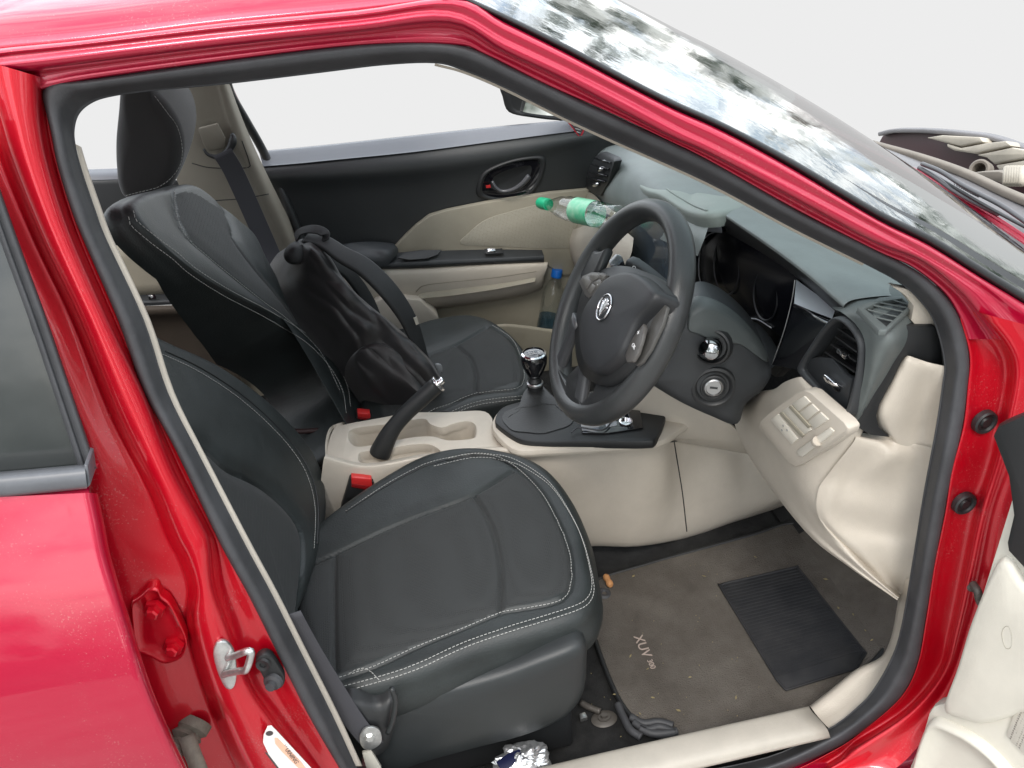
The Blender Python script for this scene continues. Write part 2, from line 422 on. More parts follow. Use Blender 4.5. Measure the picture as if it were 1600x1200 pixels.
# ------------------------------------------------------------------ door seal around the opening
SEAL = [((556,1197),(528,1197)),((519,1116),(481,1116)),((469,1016),(431,1016)),((425,928),(387,928)),((383,850),(344,850)),((311,710),(275,705)),((262,612),(225,612)),((225,500),(184,500)),((167,375),(130,375)),((150,330),(112,330)),((128,265),(90,260)),((118,225),(79,205)),((117,200),(69,165)),((124,178),(67,143)),((142,162),(80,129)),((170,152),(125,126)),((230,143),(230,112)),((350,132),(350,95)),((500,114),(500,76)),((600,102),(600,67)),((680,99),(690,67)),((725,111),(745,78)),((787,137),(802,106)),((881,184),(900,153)),((959,220),(977,188)),((1106,286),(1120,256)),((1237,356),(1250,331)),((1350,412),(1369,390)),((1412,447),(1440,428)),((1450,487),(1487,475)),((1466,525),(1509,525)),((1475,570),(1515,570)),((1472,600),(1512,605)),((1462,667),(1503,672)),((1442,775),(1480,778)),((1425,880),(1461,882)),((1407,983),(1445,975)),((1390,1033),(1433,1040)),((1360,1083),(1407,1090)),((1333,1110),(1360,1133)),((1312,1127),(1332,1153)),((1288,1141),(1300,1172)),((1200,1182),(1200,1214)),((1050,1212),(1050,1248)),((800,1250),(800,1285)),((620,1250),(600,1300))]
rows = []
K = 9
for j in range(K):
    a = math.pi*(j/(K-1)); t = .5-.5*math.cos(a)
    row = []
    for (ix, iy), (ox, oy) in SEAL:
        row.append(US(ox+(ix-ox)*t, oy+(iy-oy)*t, .004+.024*t-.016*math.sin(a)-(.006*math.sin(2*a) if j > 4 else 0)))
    rows.append(row)
rows.append([US(ix, iy, .075) for (ix, iy), o in SEAL])
loft('door_seal', rows, RUB, CAR, closed=True, matched=5, across=2)
# inner trim edge showing beyond the seal
def trim_edge(name, i0, i1, w, m=CRM, y0=.03, y1=.10):
    seg = SEAL[i0:i1]; rows = []
    for t, off in ((-.1, y0), (w*.5, y0+.004), (w, y0+.012), (w, y1)):
        row = []
        for (ix, iy), (ox, oy) in seg:
            d = V((ix-ox, iy-oy)); d = d.normalized()
            row.append(US(ix+d.x*t, iy+d.y*t, off))
        rows.append(row)
    return loft(name, rows, m, CAR, matched=4, across=2)
trim_edge('pillar_trim', 0, 12, 10)
trim_edge('pillar_trim', 20, 28, 4)
# ------------------------------------------------------------------ painted jamb and roof rail
def PRE(e, row):
    a = row[0]; return [(a[0]+(e[0]-a[0])*t, a[1]+(e[1]-a[1])*t) for t in (1, .6, .3, .12)]+row
R0 = PRE((-800,240), [(-80,162),(0,150),(76,138),(140,124),(350,95),(560,71),(709,70),(756,84),(850,131),(944,172),(1037,216),(1106,250),(1237,324),(1369,392),(1425,417),(1475,457),(1500,497),(1512,530)])
R1 = PRE((-800,200), [(-80,128),(0,115),(70,107),(140,98),(350,72),(560,50),(703,37),(787,81),(881,125),(975,175),(1050,214),(1110,241),(1237,308),(1369,379),(1440,408),(1500,455),(1530,490),(1562,530)])
R2 = PRE((-800,175), [(-80,105),(0,90),(70,82),(140,74),(350,50),(560,30),(700,16),(790,60),(885,105),(980,153),(1060,197),(1120,226),(1245,290),(1380,362),(1455,403),(1535,452),(1575,488),(1620,532)])
R3 = PRE((-800,150), [(-80,88),(0,76),(70,69),(140,62),(350,36),(560,16),(712,-3),(787,34),(881,81),(975,131),(1050,169),(1132,206),(1237,263),(1369,342),(1450,382),(1530,432),(1600,474),(1680,525)])
def mid(a, b, t): return [(p[0]+(q[0]-p[0])*t, p[1]+(q[1]-p[1])*t) for p, q in zip(a, b)]
rr = [([US(x, y, .05) for x, y in R0]), [US(x, y, .0) for x, y in R0], [US(x, y, -.002) for x, y in mid(R0, R1, .75)], [US(x, y, -.022) for x, y in R1],
      [US(x, y, -.029) for x, y in mid(R1, R2, .5)], [US(x, y, -.026) for x, y in R2], [US(x, y, -.03) for x, y in mid(R2, R3, .6)], [US(x, y, -.018) for x, y in R3], [US(x, y, .01)+V((0, 0, -.01)) for x, y in R3]]
loft('roof_rail', rr, RED, CAR, matched=5, across=4)
# roof skin
ra = PRE((-800,150), [(-80,88),(0,76),(140,62),(350,36),(560,16),(712,-3)])
r1 = [US(x, y, -.004) for x, y in ra]
roof = [r1, [p+V((0, .012, .012)) for p in r1], [p+V((0, .05, .026)) for p in r1], [p+V((0, .2, .045)) for p in r1], [p+V((0, .62, .062)) for p in r1], [V((p.x, 1.52-p.y, p.z)) for p in r1]]
loft('roof', roof, RED, CAR, matched=4, across=4, solid=.02, solid_off=-1)
# B pillar: bright ridge, recessed flat
BL = [(-40,90),(-12,170),(15,255),(67,380),(124,500),(184,650),(240,762),(270,838),(289,875),(303,920),(300,975),(325,1069),(362,1162),(400,1240)]
BR = [(62,120),(66,190),(80,262),(112,362),(172,500),(228,622),(272,732),(318,818),(330,850),(337,915),(362,985),(394,1069),(425,1116),(500,1220)]
def off(row, o): return [US(x, y, o) for x, y in row]
SO0 = [(66,118),(74,190),(92,262),(127,372),(182,500),(238,640),(284,728),(330,826),(344,850),(378,915),(420,995),(458,1069),(481,1116),(545,1225)]
SO = [(x+9, y+2) for x, y in SO0]
rr = [off(SO, .05), off(SO, .012), off(mid(SO, BR, .6), .012), off(BR, -.004), off(mid(BR, BL, .12), -.022), off(mid(BR, BL, .5), -.032), off(mid(BR, BL, .86), -.026), off(BL, -.008), off(mid(BL, [(x-30, y) for x, y in BL], .3), .004)]
rr.append([US(x-14, y+3, .008) for x, y in BL])
rr.append([US(x, y, -.006) for x, y in [(-120,110),(-90,180),(-40,270),(15,385),(71,505),(112,631),(150,725),(161,800),(172,860),(184,915),(206,965),(237,1069),(270,1162),(300,1240)]])
rr.append([US(x-25, y, .0) for x, y in [(-120,110),(-90,180),(-40,270),(15,385),(71,505),(112,631),(150,725),(161,800),(172,860),(184,915),(206,965),(237,1069),(270,1162),(300,1240)]])
loft('centre_pillar', rr, REDI, CAR, matched=5, across=4)
# hinge post and lower front corner
H0 = [(1500,497),(1515,555),(1512,605),(1505,667),(1487,737),(1477,800),(1460,883),(1447,967),(1433,1040),(1407,1090),(1352,1139),(1300,1174),(1200,1217),(1000,1255)]
H1 = [(1525,487),(1568,540),(1580,580),(1571,642),(1553,720),(1528,800),(1507,900),(1487,993),(1470,1050),(1417,1112),(1333,1167),(1303,1192),(1210,1236),(1000,1275)]
H2 = [(1650,520),(1665,560),(1660,600),(1640,660),(1605,740),(1580,812),(1562,893),(1540,967),(1500,1075),(1455,1140),(1400,1200),(1330,1220),(1230,1250),(1000,1290)]
rr = [off(H0, .03), off(H0, .0), off(mid(H0, H1, .25), .004), off(mid(H0, H1, .8), -.002), off(H1, -.014), off(mid(H1, H2, .12), -.036), off(mid(H1, H2, .5), -.04), off(H2, -.06)]
loft('hinge_post', rr, REDI, CAR, matched=5, across=4)
for px, py in ((1538, 659), (1506, 786)):
    c = US(px, py, -.001); lathe('grommet', [(0, .004), (.006, .0045), (.0075, .002), (.011, .002), (.0125, .005), (.0145, .006), (.0165, .004), (.017, -.003)], c, (.05, -1, .03), BLK, CAR, seg=36)
# ------------------------------------------------------------------ windscreen, its trim and far pillar
W0 = [(690,-22),(716,-3),(787,31),(881,78),(975,128),(1050,166),(1132,203),(1237,260),(1369,338),(1450,379),(1530,429),(1650,503)]
W1 = [(698,-30),(722,-9),(793,24),(888,71),(982,121),(1057,159),(1139,196),(1244,252),(1375,329),(1457,369),(1537,418),(1655,490)]
W2 = [(840,-36),(875,-8),(925,16),(985,44),(1060,80),(1110,103),(1200,150),(1300,203),(1400,257),(1475,302),(1540,340),(1640,405)]
near = [US(x, y, -.016) for x, y in W1]
FY = [1.36,1.36,1.36,1.36,1.35,1.33,1.26,1.05,.80,.65,.52,.33]
far = [U(x, y, y=q) for (x, y), q in zip(W2, FY)]
tr = loft('windscreen_trim', [[US(x-4, y+6, .0) for x, y in W0], [US(x, y, -.02) for x, y in W0], [US(x, y, -.024) for x, y in mid(W0, W1, .5)], [US(x, y, -.02) for x, y in W1], [US(x, y, .0) for x, y in W1]], BLK, CAR, matched=4, across=3)
def glassmat(name, tint, ior, rough=.0, alpha=1.0):
    m = bpy.data.materials.new(name); m.use_nodes = True; nt = m.node_tree; N = nt.nodes; N.clear()
    o = N.new('ShaderNodeOutputMaterial'); lw = N.new('ShaderNodeLayerWeight'); lw.inputs['Blend'].default_value = .5; pw = N.new('ShaderNodeMath'); pw.operation = 'POWER'; pw.inputs[1].default_value = 3; nt.links.new(lw.outputs['Facing'], pw.inputs[0]); fr = N.new('ShaderNodeMath'); fr.operation = 'MULTIPLY_ADD'; fr.inputs[1].default_value = ior; fr.inputs[2].default_value = .045; nt.links.new(pw.outputs[0], fr.inputs[0])
    gl = N.new('ShaderNodeBsdfGlossy'); gl.inputs['Roughness'].default_value = rough; tr = N.new('ShaderNodeBsdfTransparent'); tr.inputs['Color'].default_value = (*tint, 1)
    mx = N.new('ShaderNodeMixShader'); nt.links.new(fr.outputs[0], mx.inputs[0]); nt.links.new(tr.outputs[0], mx.inputs[1]); nt.links.new(gl.outputs[0], mx.inputs[2]); nt.links.new(mx.outputs[0], o.inputs[0])
    return m, nt, fr, mx, gl
WG, nt, fr, mx, gl = glassmat('windscreen_glass', (.42, .47, .47), .95, .025)
no = nt.nodes.new('ShaderNodeTexNoise'); no.inputs['Scale'].default_value = 9; no.inputs['Detail'].default_value = 6; bp = nt.nodes.new('ShaderNodeBump'); bp.inputs['Strength'].default_value = .5; bp.inputs['Distance'].default_value = .002
tc = nt.nodes.new('ShaderNodeTexCoord'); nt.links.new(tc.outputs['Object'], no.inputs['Vector']); nt.links.new(no.outputs['Fac'], bp.inputs['Height']); nt.links.new(bp.outputs['Normal'], gl.inputs['Normal'])
rows = [near]
for t, bul in ((.15, .032), (.35, .056), (.5, .058), (.7, .043), (.88, .019)):
    rows.append([a.lerp(b, t)+V((.55, 0, .83))*bul*k for a, b, k in zip(near, far, (.9,.9,.9,.9,.9,.9,.85,.75,.6,.45,.32,.25))])
rows.append(far)
loft('windscreen', rows, WG, CAR, matched=4, across=4)
# black ceramic border under the glass edge
rows2 = [[p-V((.55, 0, .83))*.004 for p in near], [a.lerp(b, .045)+V((.55, 0, .83))*.007 for a, b in zip(near, far)]]
loft('windscreen_border', rows2, BLK, CAR, matched=4, across=3)
W3 = [(x+4, y-5) for x, y in W2[:7]]
loft('far_pillar', [far[:7], [U(x, y, y=1.375) for x, y in W3], [U(x, y, y=1.47)+V((0, 0, -.05)) for x, y in W3]], BLK, CAR, matched=4, across=3)
# ------------------------------------------------------------------ rear door
D0 = [(-60,777),(0,775),(70,770),(128,764)]
sk = []
def sy(py): return -.085-.035*math.sin(max(0, min(1, (py-765)/435))*math.pi*.5)
ED = [(139,770),(150,820),(160,870),(186,955),(222,1069),(262,1162),(300,1245),(350,1370),(400,1500)]
rows = []
for t, o_ in ((-1, 0), (-.5, 0), (0, 0), (.5, 0), (.8, 0), (.95, 0)):
    rows.append([US(-700+(ex+700)*(.5+.5*t) if t < 1 else ex, py_+(1-(.5+.5*t))*40, sy(py_)) for ex, py_ in ED])
rows.append([US(ex, y_, sy(y_)+.001) for ex, y_ in ED])
rows.append([US(ex+10, y_+1, sy(y_)+.012) for ex, y_ in ED])
rows.append([US(ex+14, y_+2, sy(y_)+.03) for ex, y_ in ED])
rows.append([US(ex+12, y_+2, sy(y_)+.07) for ex, y_ in ED])
DOOR = loft('rear_door', rows, RED, CAR, matched=5, across=3)
top = [US(x, y, -.085) for x, y in PRE((-700,812), [(-70,784),(0,781),(70,777),(139,771)])]
loft('door_top_edge', [top, [p+V((0, .012, .004)) for p in top], [p+V((0, .05, .0)) for p in top]], RED, CAR, matched=4, across=3)
RG = mat('rear_glass', (.012, .014, .014), .06, coat=.5)
WD = mat('tinted_window', (.03, .034, .034), .12, var=.2, vscale=3, coat=.3)
plate('rear_window', [US(x, y, -.058) for x, y in [(-500,150),(-100,160),(-6,340),(50,515),(90,615),(126,736),(60,742),(-700,790)]], (0, .004, 0), WD, CAR, bevel=0)
gs = [(-50,190),(-12,300),(18,385),(60,500),(98,612),(138,732)]
loft('window_seal', [[US(x-14, y+2, -.058) for x, y in gs], [US(x-12, y+2, -.068) for x, y in gs], [US(x-5, y, -.07) for x, y in gs], [US(x-4, y, -.066) for x, y in gs], [US(x+5, y, -.07) for x, y in gs], [US(x+12, y, -.066) for x, y in gs], [US(x+14, y, -.03) for x, y in gs]], RUB, CAR, matched=5, across=2)
bm_ = PRE((-700,785), [(-70,742),(0,737),(70,731),(132,725)]); bl_ = PRE((-700,815), [(-70,781),(0,777),(70,770),(136,763)])
BELT = mat('belt_moulding', (.10, .105, .115), .35, var=.15, vscale=20)
loft('belt_moulding', [[US(x, y, -.06) for x, y in bm_], [US(x, y+4, -.088) for x, y in bm_], [US(x, y, -.096) for x, y in mid(bm_, bl_, .5)], [US(x, y-3, -.094) for x, y in bl_], [US(x, y, -.084) for x, y in bl_], [US(x, y+2, -.07) for x, y in bl_]], BELT, CAR, matched=4, across=3)
plate('moulding_end', [US(x, y, -.092) for x, y in [(131,726),(137,728),(141,758),(136,763)]], (0, .03, 0), BELT, CAR, bevel=.001)
def X(px, x): return [U(a, b, x=x) for a, b in px]
def Yp(px, y): return [U(a, b, y=y) for a, b in px]
def XX(px): return [U(a, b, x=c) for a, b, c in px]
def YY(px): return [U(a, b, y=c) for a, b, c in px]
def Z(px, z): return [U(a, b, z=z) for a, b in px]
# ------------------------------------------------------------------ floor, tunnel, bulkhead
def box(name, lo, hi, m, parent=CAR, bevel=.004):
    c = [(a+b)/2 for a, b in zip(lo, hi)]; v, f = box_geo(c, *[b-a for a, b in zip(lo, hi)])
    return mobj(name, v, f, m, parent, smooth=False, bevel=bevel)
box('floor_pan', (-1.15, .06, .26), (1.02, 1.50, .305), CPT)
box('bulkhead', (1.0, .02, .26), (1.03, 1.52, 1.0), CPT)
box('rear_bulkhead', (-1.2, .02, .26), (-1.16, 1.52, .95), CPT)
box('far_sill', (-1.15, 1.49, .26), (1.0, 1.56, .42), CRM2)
# sloping toe board
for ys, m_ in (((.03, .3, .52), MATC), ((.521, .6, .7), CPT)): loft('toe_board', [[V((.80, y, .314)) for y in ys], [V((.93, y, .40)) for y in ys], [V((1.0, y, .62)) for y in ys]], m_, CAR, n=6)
plate('side_carpet', Z([(1236,812),(1300,822),(1372,862),(1440,905),(1425,1000),(1385,1050),(1330,1090),(1280,1060)], .312), (0, 0, -.004), MATC, CAR, bevel=0)
# ------------------------------------------------------------------ sill plates
SILL = mat('sill_cream', (.40, .37, .32), .5, bump=.35, bscale=500, var=.1)
sp = [(700,1240),(940,1176),(1265,1104),(1290,1140),(1180,1186),(900,1250)]
loft('sill_plate', [[U(x, y, z=.36) for x, y in [(690,1256),(940,1194),(1262,1118)]], [U(x, y, z=.405) for x, y in [(690,1238),(940,1178),(1264,1105)]], [U(x, y, z=.415) for x, y in [(700,1248),(945,1186),(1268,1112)]], [U(x, y, z=.415) for x, y in [(760,1262),(990,1206),(1290,1136)]], [U(x, y, z=.40) for x, y in [(770,1274),(1000,1222),(1297,1152)]]], SILL, CAR, n=20, solid=.003)
kp = [(1265,1104),(1340,1045),(1385,1028),(1400,975),(1408,928),(1420,930),(1412,975),(1399,1025),(1385,1050),(1362,1082),(1335,1110),(1296,1142)]
rowa = [(1266,1104),(1300,1078),(1340,1046),(1378,1026),(1394,995),(1403,950),(1409,905)]
rowb = [(1278,1120),(1318,1095),(1352,1062),(1384,1034),(1400,998),(1410,952),(1416,905)]
rowc = [(1293,1140),(1333,1112),(1364,1082),(1394,1033),(1410,990),(1421,945),(1432,900)]
loft('kick_plate', [YY([(x-2, y+1, .16) for x, y in rowa]), YY([(x, y, .085) for x, y in rowa]), YY([(x, y, .06) for x, y in rowb]), YY([(x+4, y, .03) for x, y in rowc]), YY([(x+10, y+4, .03) for x, y in rowc])], CRM, CAR, matched=4, across=3)
# ------------------------------------------------------------------ centre console
zt = .655
con = [[(512,700),(520,668),(560,655),(620,645),(700,640),(760,645),(775,640),(800,628),(860,618),(960,612)],
       ]
# near side wall, a rounded top edge, gently curved down to the carpet
yn = .60
e0 = [(508,712),(560,726),(600,724),(650,714),(700,708),(745,702),(790,700),(850,694),(930,690),(1028,684),(1070,690),(1180,708),(1300,730)]
e1 = [(505,722),(560,734),(600,733),(650,724),(700,718),(745,714),(790,712),(850,708),(930,704),(1028,700),(1070,706),(1180,722),(1300,745)]
e2 = [(500,770),(560,780),(600,785),(650,785),(700,780),(745,776),(790,772),(850,768),(930,765),(1028,762),(1070,764),(1180,772),(1300,780)]
e3 = [(496,850),(560,870),(600,880),(650,880),(700,876),(760,868),(820,858),(880,850),(930,846),(1000,846),(1080,832),(1160,806),(1300,740+20)]
def wall_y(i, x): return Z([(e0[i][0], e0[i][1])], .64 if x < 770 else .66)[0].y
wy = [wall_y(i, e0[i][0]) if e0[i][0] < 1040 else None for i in range(len(e0))]
wy = [min(q, .62) if q else .585 for q in wy]; wy = [.6*a+.4*.59 for a in wy]
sidew = loft('console_side', [[U(x, y-3, y=q+.02) for (x, y), q in zip(e0, wy)], [U(x, y, y=q) for (x, y), q in zip(e0, wy)], [U(x, y, y=q-.009) for (x, y), q in zip(e1, wy)], [U(x, y, y=q-.014) for (x, y), q in zip(e2, wy)], [U(x, y, y=q-.004) for (x, y), q in zip(e3, wy)], [U(x, y+6, y=q+.03) for (x, y), q in zip(e3, wy)]], CRM, CAR, matched=4, across=5)
plate('knee_panel', YY([(982,640,.60),(1017,596,.56),(1060,620,.53),(1130,652,.50),(1170,690,.48),(1222,772,.48),(1180,712,.54),(1060,690,.575),(1030,684,.585),(1000,668,.59)]), (0, .02, 0), CRM, CAR, bevel=.003)
CT = bvh(sidew)
gr = MB()
for ln in ([(1050,672),(1058,720),(1066,770),(1073,830)], [(1028,698),(1050,690),(1100,688),(1160,694)]):
    d = drape(pxs(ln, 30), CT, .0004); v, f = sweep_geo([a for a, b in d], circ(.0013, 6)); gr.add(v, f)
gr.build('panel_gap', BLK, CAR)
# console top between the seats: a slab with wells
top_out = [(512,712),(514,690),(524,668),(545,662),(600,652),(640,645),(700,644),(752,642),(768,652),(772,668),(792,676),(812,690),(790,700),(745,704),(690,712),(640,718),(600,726),(555,728),(528,722)]
well_a = [(545,675),(560,668),(610,662),(660,654),(672,662),(690,668),(708,662),(730,658),(743,664),(744,680),(735,686),(700,688),(675,682),(640,684),(600,692),(560,698),(546,690)]
well_b = [(560,712),(566,706),(600,702),(640,695),(670,694),(688,704),(690,714),(660,714),(620,718),(580,724),(562,722)]
TOPZ = .64
tp = plate('console_top', Z(top_out, TOPZ), (0, 0, -.02), CRM, CAR, bevel=.006, holes=[Z(well_a, TOPZ), Z(well_b, TOPZ)], curve=90)
def well(name, px, depth, m=CRM, k=.86):
    o = smooth(Z(px, TOPZ-.002), 60, True); c = sum(o, V())/len(o); rows = []
    for t, h in ((0, 0), (.02, -.004), (.05, -.02), (.09, -depth*.8), (.14, -depth), (.3, -depth)): rows.append([p.lerp(c, t)+V((0, 0, h)) for p in o])
    v = [p for r in rows for p in r]; f = grid_faces(len(rows), 60, False, True); v.append(c+V((0, 0, -depth))); b = (len(rows)-1)*60
    f += [[b+i, b+(i+1) % 60, len(v)-1] for i in range(60)]
    return mobj(name, v, f, m, CAR)
well('cup_well', well_a, .055); well('brake_well', well_b, .03)
# console rear wall
loft('console_rear', [Z([(513,716),(513,692),(520,670),(540,661)], TOPZ-.004), [p+V((-.008, 0, -.02)) for p in Z([(513,716),(513,692),(520,670),(540,661)], TOPZ)], [p+V((-.02, 0, -.28)) for p in Z([(513,716),(513,692),(520,670),(540,661)], TOPZ)]], CRM, CAR, matched=5, across=3)
# raised front part with the gear gaiter
fr_out = [(768,668),(772,648),(790,632),(830,622),(900,612),(990,604),(1080,606),(1100,640),(1060,672),(1028,690),(960,696),(900,700),(850,702),(812,704),(790,694)]
ztt = .665
plate('console_front_top', Z(fr_out, ztt), (0, 0, -.022), CRM, CAR, bevel=.01, curve=80)
bz = [(773,655),(780,640),(800,630),(860,619),(940,610),(1010,607),(1040,640),(1027,682),(1010,689),(940,689),(860,690),(820,688),(800,680),(778,664)]
lowb = [(x, y) for x, y in bz]
plate('gear_surround', Z(bz, ztt+.012), (0, 0, -.02), BLK, CAR, bevel=.004, curve=80)
# gaiter
bs = Z([(785,655),(795,640),(830,632),(880,628),(900,640),(898,655),(880,668),(850,676),(810,674),(790,664)], ztt+.014)
bc = sum(bs, V())/len(bs)
kb = U(834, 556, y=.735); nk = U(836, 600, y=.735)
bo = smooth(bs, 64, True); v = []
axis_top = nk+V((-.0, 0, -.01)); rws = [(0, 0, 1.0), (0, .006, .96), (.0, .02, .84), (.12, .05, .66), (.35, .25, .52), (.6, .5, .42), (.82, .76, .32), (1, 1, .21)]
H = axis_top.z-(ztt+.014)
for q, (s, h, k) in enumerate(rws):
    cc = V((bc.x+(axis_top.x-bc.x)*s, bc.y+(axis_top.y-bc.y)*s, ztt+.014+H*h))
    for i, p in enumerate(bo):
        w = 1+(.20*math.sin(i*2*math.pi*7/64+q*.8)*(1 if 3 <= q <= 6 else .15)); r = (p-bc); r.z = 0; v.append(cc+r*k*w)
mobj('gear_gaiter', v, grid_faces(len(rws), 64, False, True), mat('gaiter_leather', (.018, .018, .018), .4, bump=.4, bscale=300), CAR, sub=1)
ax = (kb-nk).normalized()
lathe('gear_lever', [(0, -.012), (.016, -.012), (.0165, 0), (.013, .004), (.0145, .009), (.012, .013), (.009, .018), (.009, .05)], nk, ax, BLK, CAR)
lathe('lever_ring', [(.0145, .0), (.0175, .001), (.0175, .005), (.0145, .007)], nk-ax*.001, ax, mat('satin_metal', (.5, .5, .5), .35, 1), CAR, caps=False)
GK = lathe('gear_knob', [(.011, .018), (.0155, .024), (.021, .036), (.0265, .052), (.0275, .064), (.0255, .072), (.0240, .075), (0, .0775)], nk, ax, GLS, CAR, seg=40)
lathe('knob_ring', [(.0235, .0735), (.0255, .073), (.0256, .0755), (.022, .0775)], nk, ax, CHR, CAR, seg=40, caps=False)
kt = nk+ax*.0782; kx = (V((0, 1, 0))-ax*ax.y).normalized(); WHT = mat('white_print', (.75, .75, .75), .5)
ky = ax.cross(kx); gm = MB()
for j in (-1, 0, 1): v, f = box_geo(kt+kx*(.0065*j), .0008, .0008, .0005); v, f = sweep_geo([kt+kx*.0065*j-ky*.006, kt+kx*.0065*j+ky*.006], circ(.0005, 4)); gm.add(v, f)
v, f = sweep_geo([kt-kx*.0065, kt+kx*.0065], circ(.0005, 4)); gm.add(v, f); gm.build('shift_pattern', WHT, CAR)
for j, (a, s) in enumerate((('1', -1), ('3', 0), ('5', 1))): text('shift_number', a, kt-kx*.0065*s+ky*.0095, -kx, ax, .006, WHT, CAR, .0002)
for j, (a, s) in enumerate((('2', -1), ('4', 0), ('6', 1))): text('shift_number', a, kt-kx*.0065*s-ky*.0095, -kx, ax, .006, WHT, CAR, .0002)
# things behind the lever: socket plate
plate('socket_panel', Z([(905,655),(960,640),(1000,640),(1005,668),(950,676),(910,676)], ztt+.0165), (0, 0, -.003), GLS, CAR, bevel=.001)
plate('usb_port', Z([(945,650),(962,648),(964,664),(947,667)], ztt+.0185), (0, 0, -.002), mat('pale_grey', (.45, .47, .5), .4), CAR, bevel=.0008)
lathe('power_socket', [(.011, 0), (.013, .002), (.013, .004), (.010, .0045), (.010, -.002), (0, -.002)], U(978, 660, z=ztt+.0165), (0, 0, 1), CHR, CAR)
# handbrake
hb = YY([(592,712,.665),(602,690,.665),(615,668,.668),(635,645,.672),(662,620,.676),(684,600,.68)])
v, f = sweep_geo(hb, rrect(.031, .036, .013), n=24, scale=lambda t: 1.25-.35*min(1, t*2.5)+.12*max(0, t-.6))
mobj('handbrake', v, f, BLK, CAR, sub=1)
d = (hb[-1]-hb[-2]).normalized()
v, f = sweep_geo([hb[-1]-d*.002, hb[-1]+d*.004], rrect(.031, .034, .012)); mobj('handbrake_collar', v, f, CHR, CAR, bevel=.001)
lathe('handbrake_button', [(0, 0), (.007, 0), (.007, .009), (.0055, .011), (0, .0115)], hb[-1]+d*.004, d, CHR, CAR)
# ------------------------------------------------------------------ far front door
DK2 = mat('door_plastic', (.022, .024, .025), .45, bump=.2, bscale=900)
LEDGE = mat('door_ledge', (.13, .135, .15), .38, bump=.2, bscale=700)
r0 = [(405,238),(470,232),(520,227),(650,213),(780,199),(905,188),(990,180)]
r1 = [(410,257),(470,252),(520,247),(650,234),(780,217),(905,201),(990,192)]
r2 = [(415,276),(470,274),(520,271),(650,260),(770,244),(880,222),(990,200)]
r3 = [(420,300),(470,300),(530,298),(660,290),(780,270),(890,245),(1000,225)]
r4 = [(440,350),(480,350),(540,350),(660,345),(780,330),(890,310),(1010,290)]
r5 = [(470,430),(500,425),(560,422),(660,418),(780,415),(890,412),(1010,410)]
loft('far_door', [YY([(x, y-2, 1.56) for x, y in r0]), YY([(x, y, 1.53) for x, y in r0]), YY([(x, y, 1.475) for x, y in r1]), YY([(x, y, 1.45) for x, y in r2]), YY([(x, y, 1.455) for x, y in r3]), YY([(x, y, 1.45) for x, y in r4]), YY([(x, y, 1.44) for x, y in r5]),
     YY([(x, y+100, 1.45) for x, y in r5]), YY([(x, y+160, 1.46) for x, y in r5])], DK2, CAR, matched=4, across=4)
loft('door_ledge', [YY([(x, y-1.5, 1.53) for x, y in r0]), YY([(x, y+1, 1.515) for x, y in r0]), YY([(x, y, 1.472) for x, y in r1]), YY([(x, y+3, 1.464) for x, y in r1])], LEDGE, CAR, matched=4, across=3)
ins = [(615,389),(635,368),(652,352),(672,337),(700,329),(760,317),(860,302),(930,296),(990,290),(1000,420),(880,430),(848,410),(700,414),(640,414)]
INS = plate('door_insert', Yp(ins, 1.428), (0, .02, 0), CRM2, CAR, bevel=.003)
SPK = mat('speaker_mesh', (.40, .37, .30), .6, extra=dots(260, .5, (.17, .15, .115), .001))
plate('speaker_grille', Yp([(720,382),(735,362),(760,343),(800,330),(850,318),(900,312),(930,320),(930,360),(900,385),(850,388),(780,385)], 1.4265), (0, .004, 0), SPK, CAR, bevel=.0012, curve=70)
# handle recess
lathe_c = None
hr_ = [(750,302),(752,282),(765,268),(800,254),(838,247),(848,250),(846,268),(834,290),(818,303),(780,309)]
c = Yp([(800,280)], 1.452)[0]
dome('handle_bezel', Yp([(746,306),(748,280),(762,264),(800,249),(840,243),(852,248),(850,270),(838,294),(820,308),(780,314)], 1.452), c, [(0, 0), (.03, 1), (.1, 1.15), (.14, .9), (.18, 0)], (0, -.006, 0), BLK, CAR, n=60)
dome('handle_recess', Yp(hr_, 1.4495), c, [(0, 0), (.1, .3), (.25, .4)], (0, .004, 0), GLS, CAR, n=50)
tube('pull_handle', YY([(769,283,1.425),(774,292,1.42),(784,299,1.415),(800,297,1.41),(815,288,1.41),(827,275,1.415)]), .0065, mat('handle_satin', (.05, .05, .055), .25), CAR, n=24, scale=lambda t: .6+.7*t)
plate('lock_marker', Yp([(759,290),(766,289),(767,293),(760,294)], 1.44), (0, .002, 0), mat('red_marker', (.5, .02, .02), .5), CAR, bevel=0)
# armrest
ar = [(590,418),(604,402),(625,391),(700,387),(780,386),(845,388),(851,398),(848,409),(780,411),(700,415),(640,419)]
arm_top = Z(ar, .715)
YA = 1.385
def arm(name, tl, bl_, bt, m, ya=YA, yb=1.44):
    return loft(name, [YY([(x, y, yb) for x, y in tl]), YY([(x, y, ya+.01) for x, y in mid(tl, bl_, .75)]), YY([(x, y, ya) for x, y in bl_]), YY([(x, y, ya+.003) for x, y in bt]), YY([(x, y+3, yb-.01) for x, y in bt])], m, CAR, matched=5, across=4)
arm('armrest', [(520,398),(550,391),(600,390),(625,390),(700,387),(780,386),(846,388)], [(520,412),(556,413),(590,414),(630,412),(700,409),(780,405),(850,401)], [(510,420),(550,420),(596,420),(630,419),(700,415),(780,411),(850,409)], DRK)
dome('elbow_pad', YY([(530,392,1.40),(548,386,1.41),(580,384,1.42),(612,386,1.42),(622,390,1.41),(612,402,1.37),(600,412,1.36),(570,412,1.36),(545,408,1.36)]), U(578, 398, y=1.385), [(0, -.4), (.0, .2), (.08, .8), (.3, 1)], (0, 0, .018), DRK, CAR)
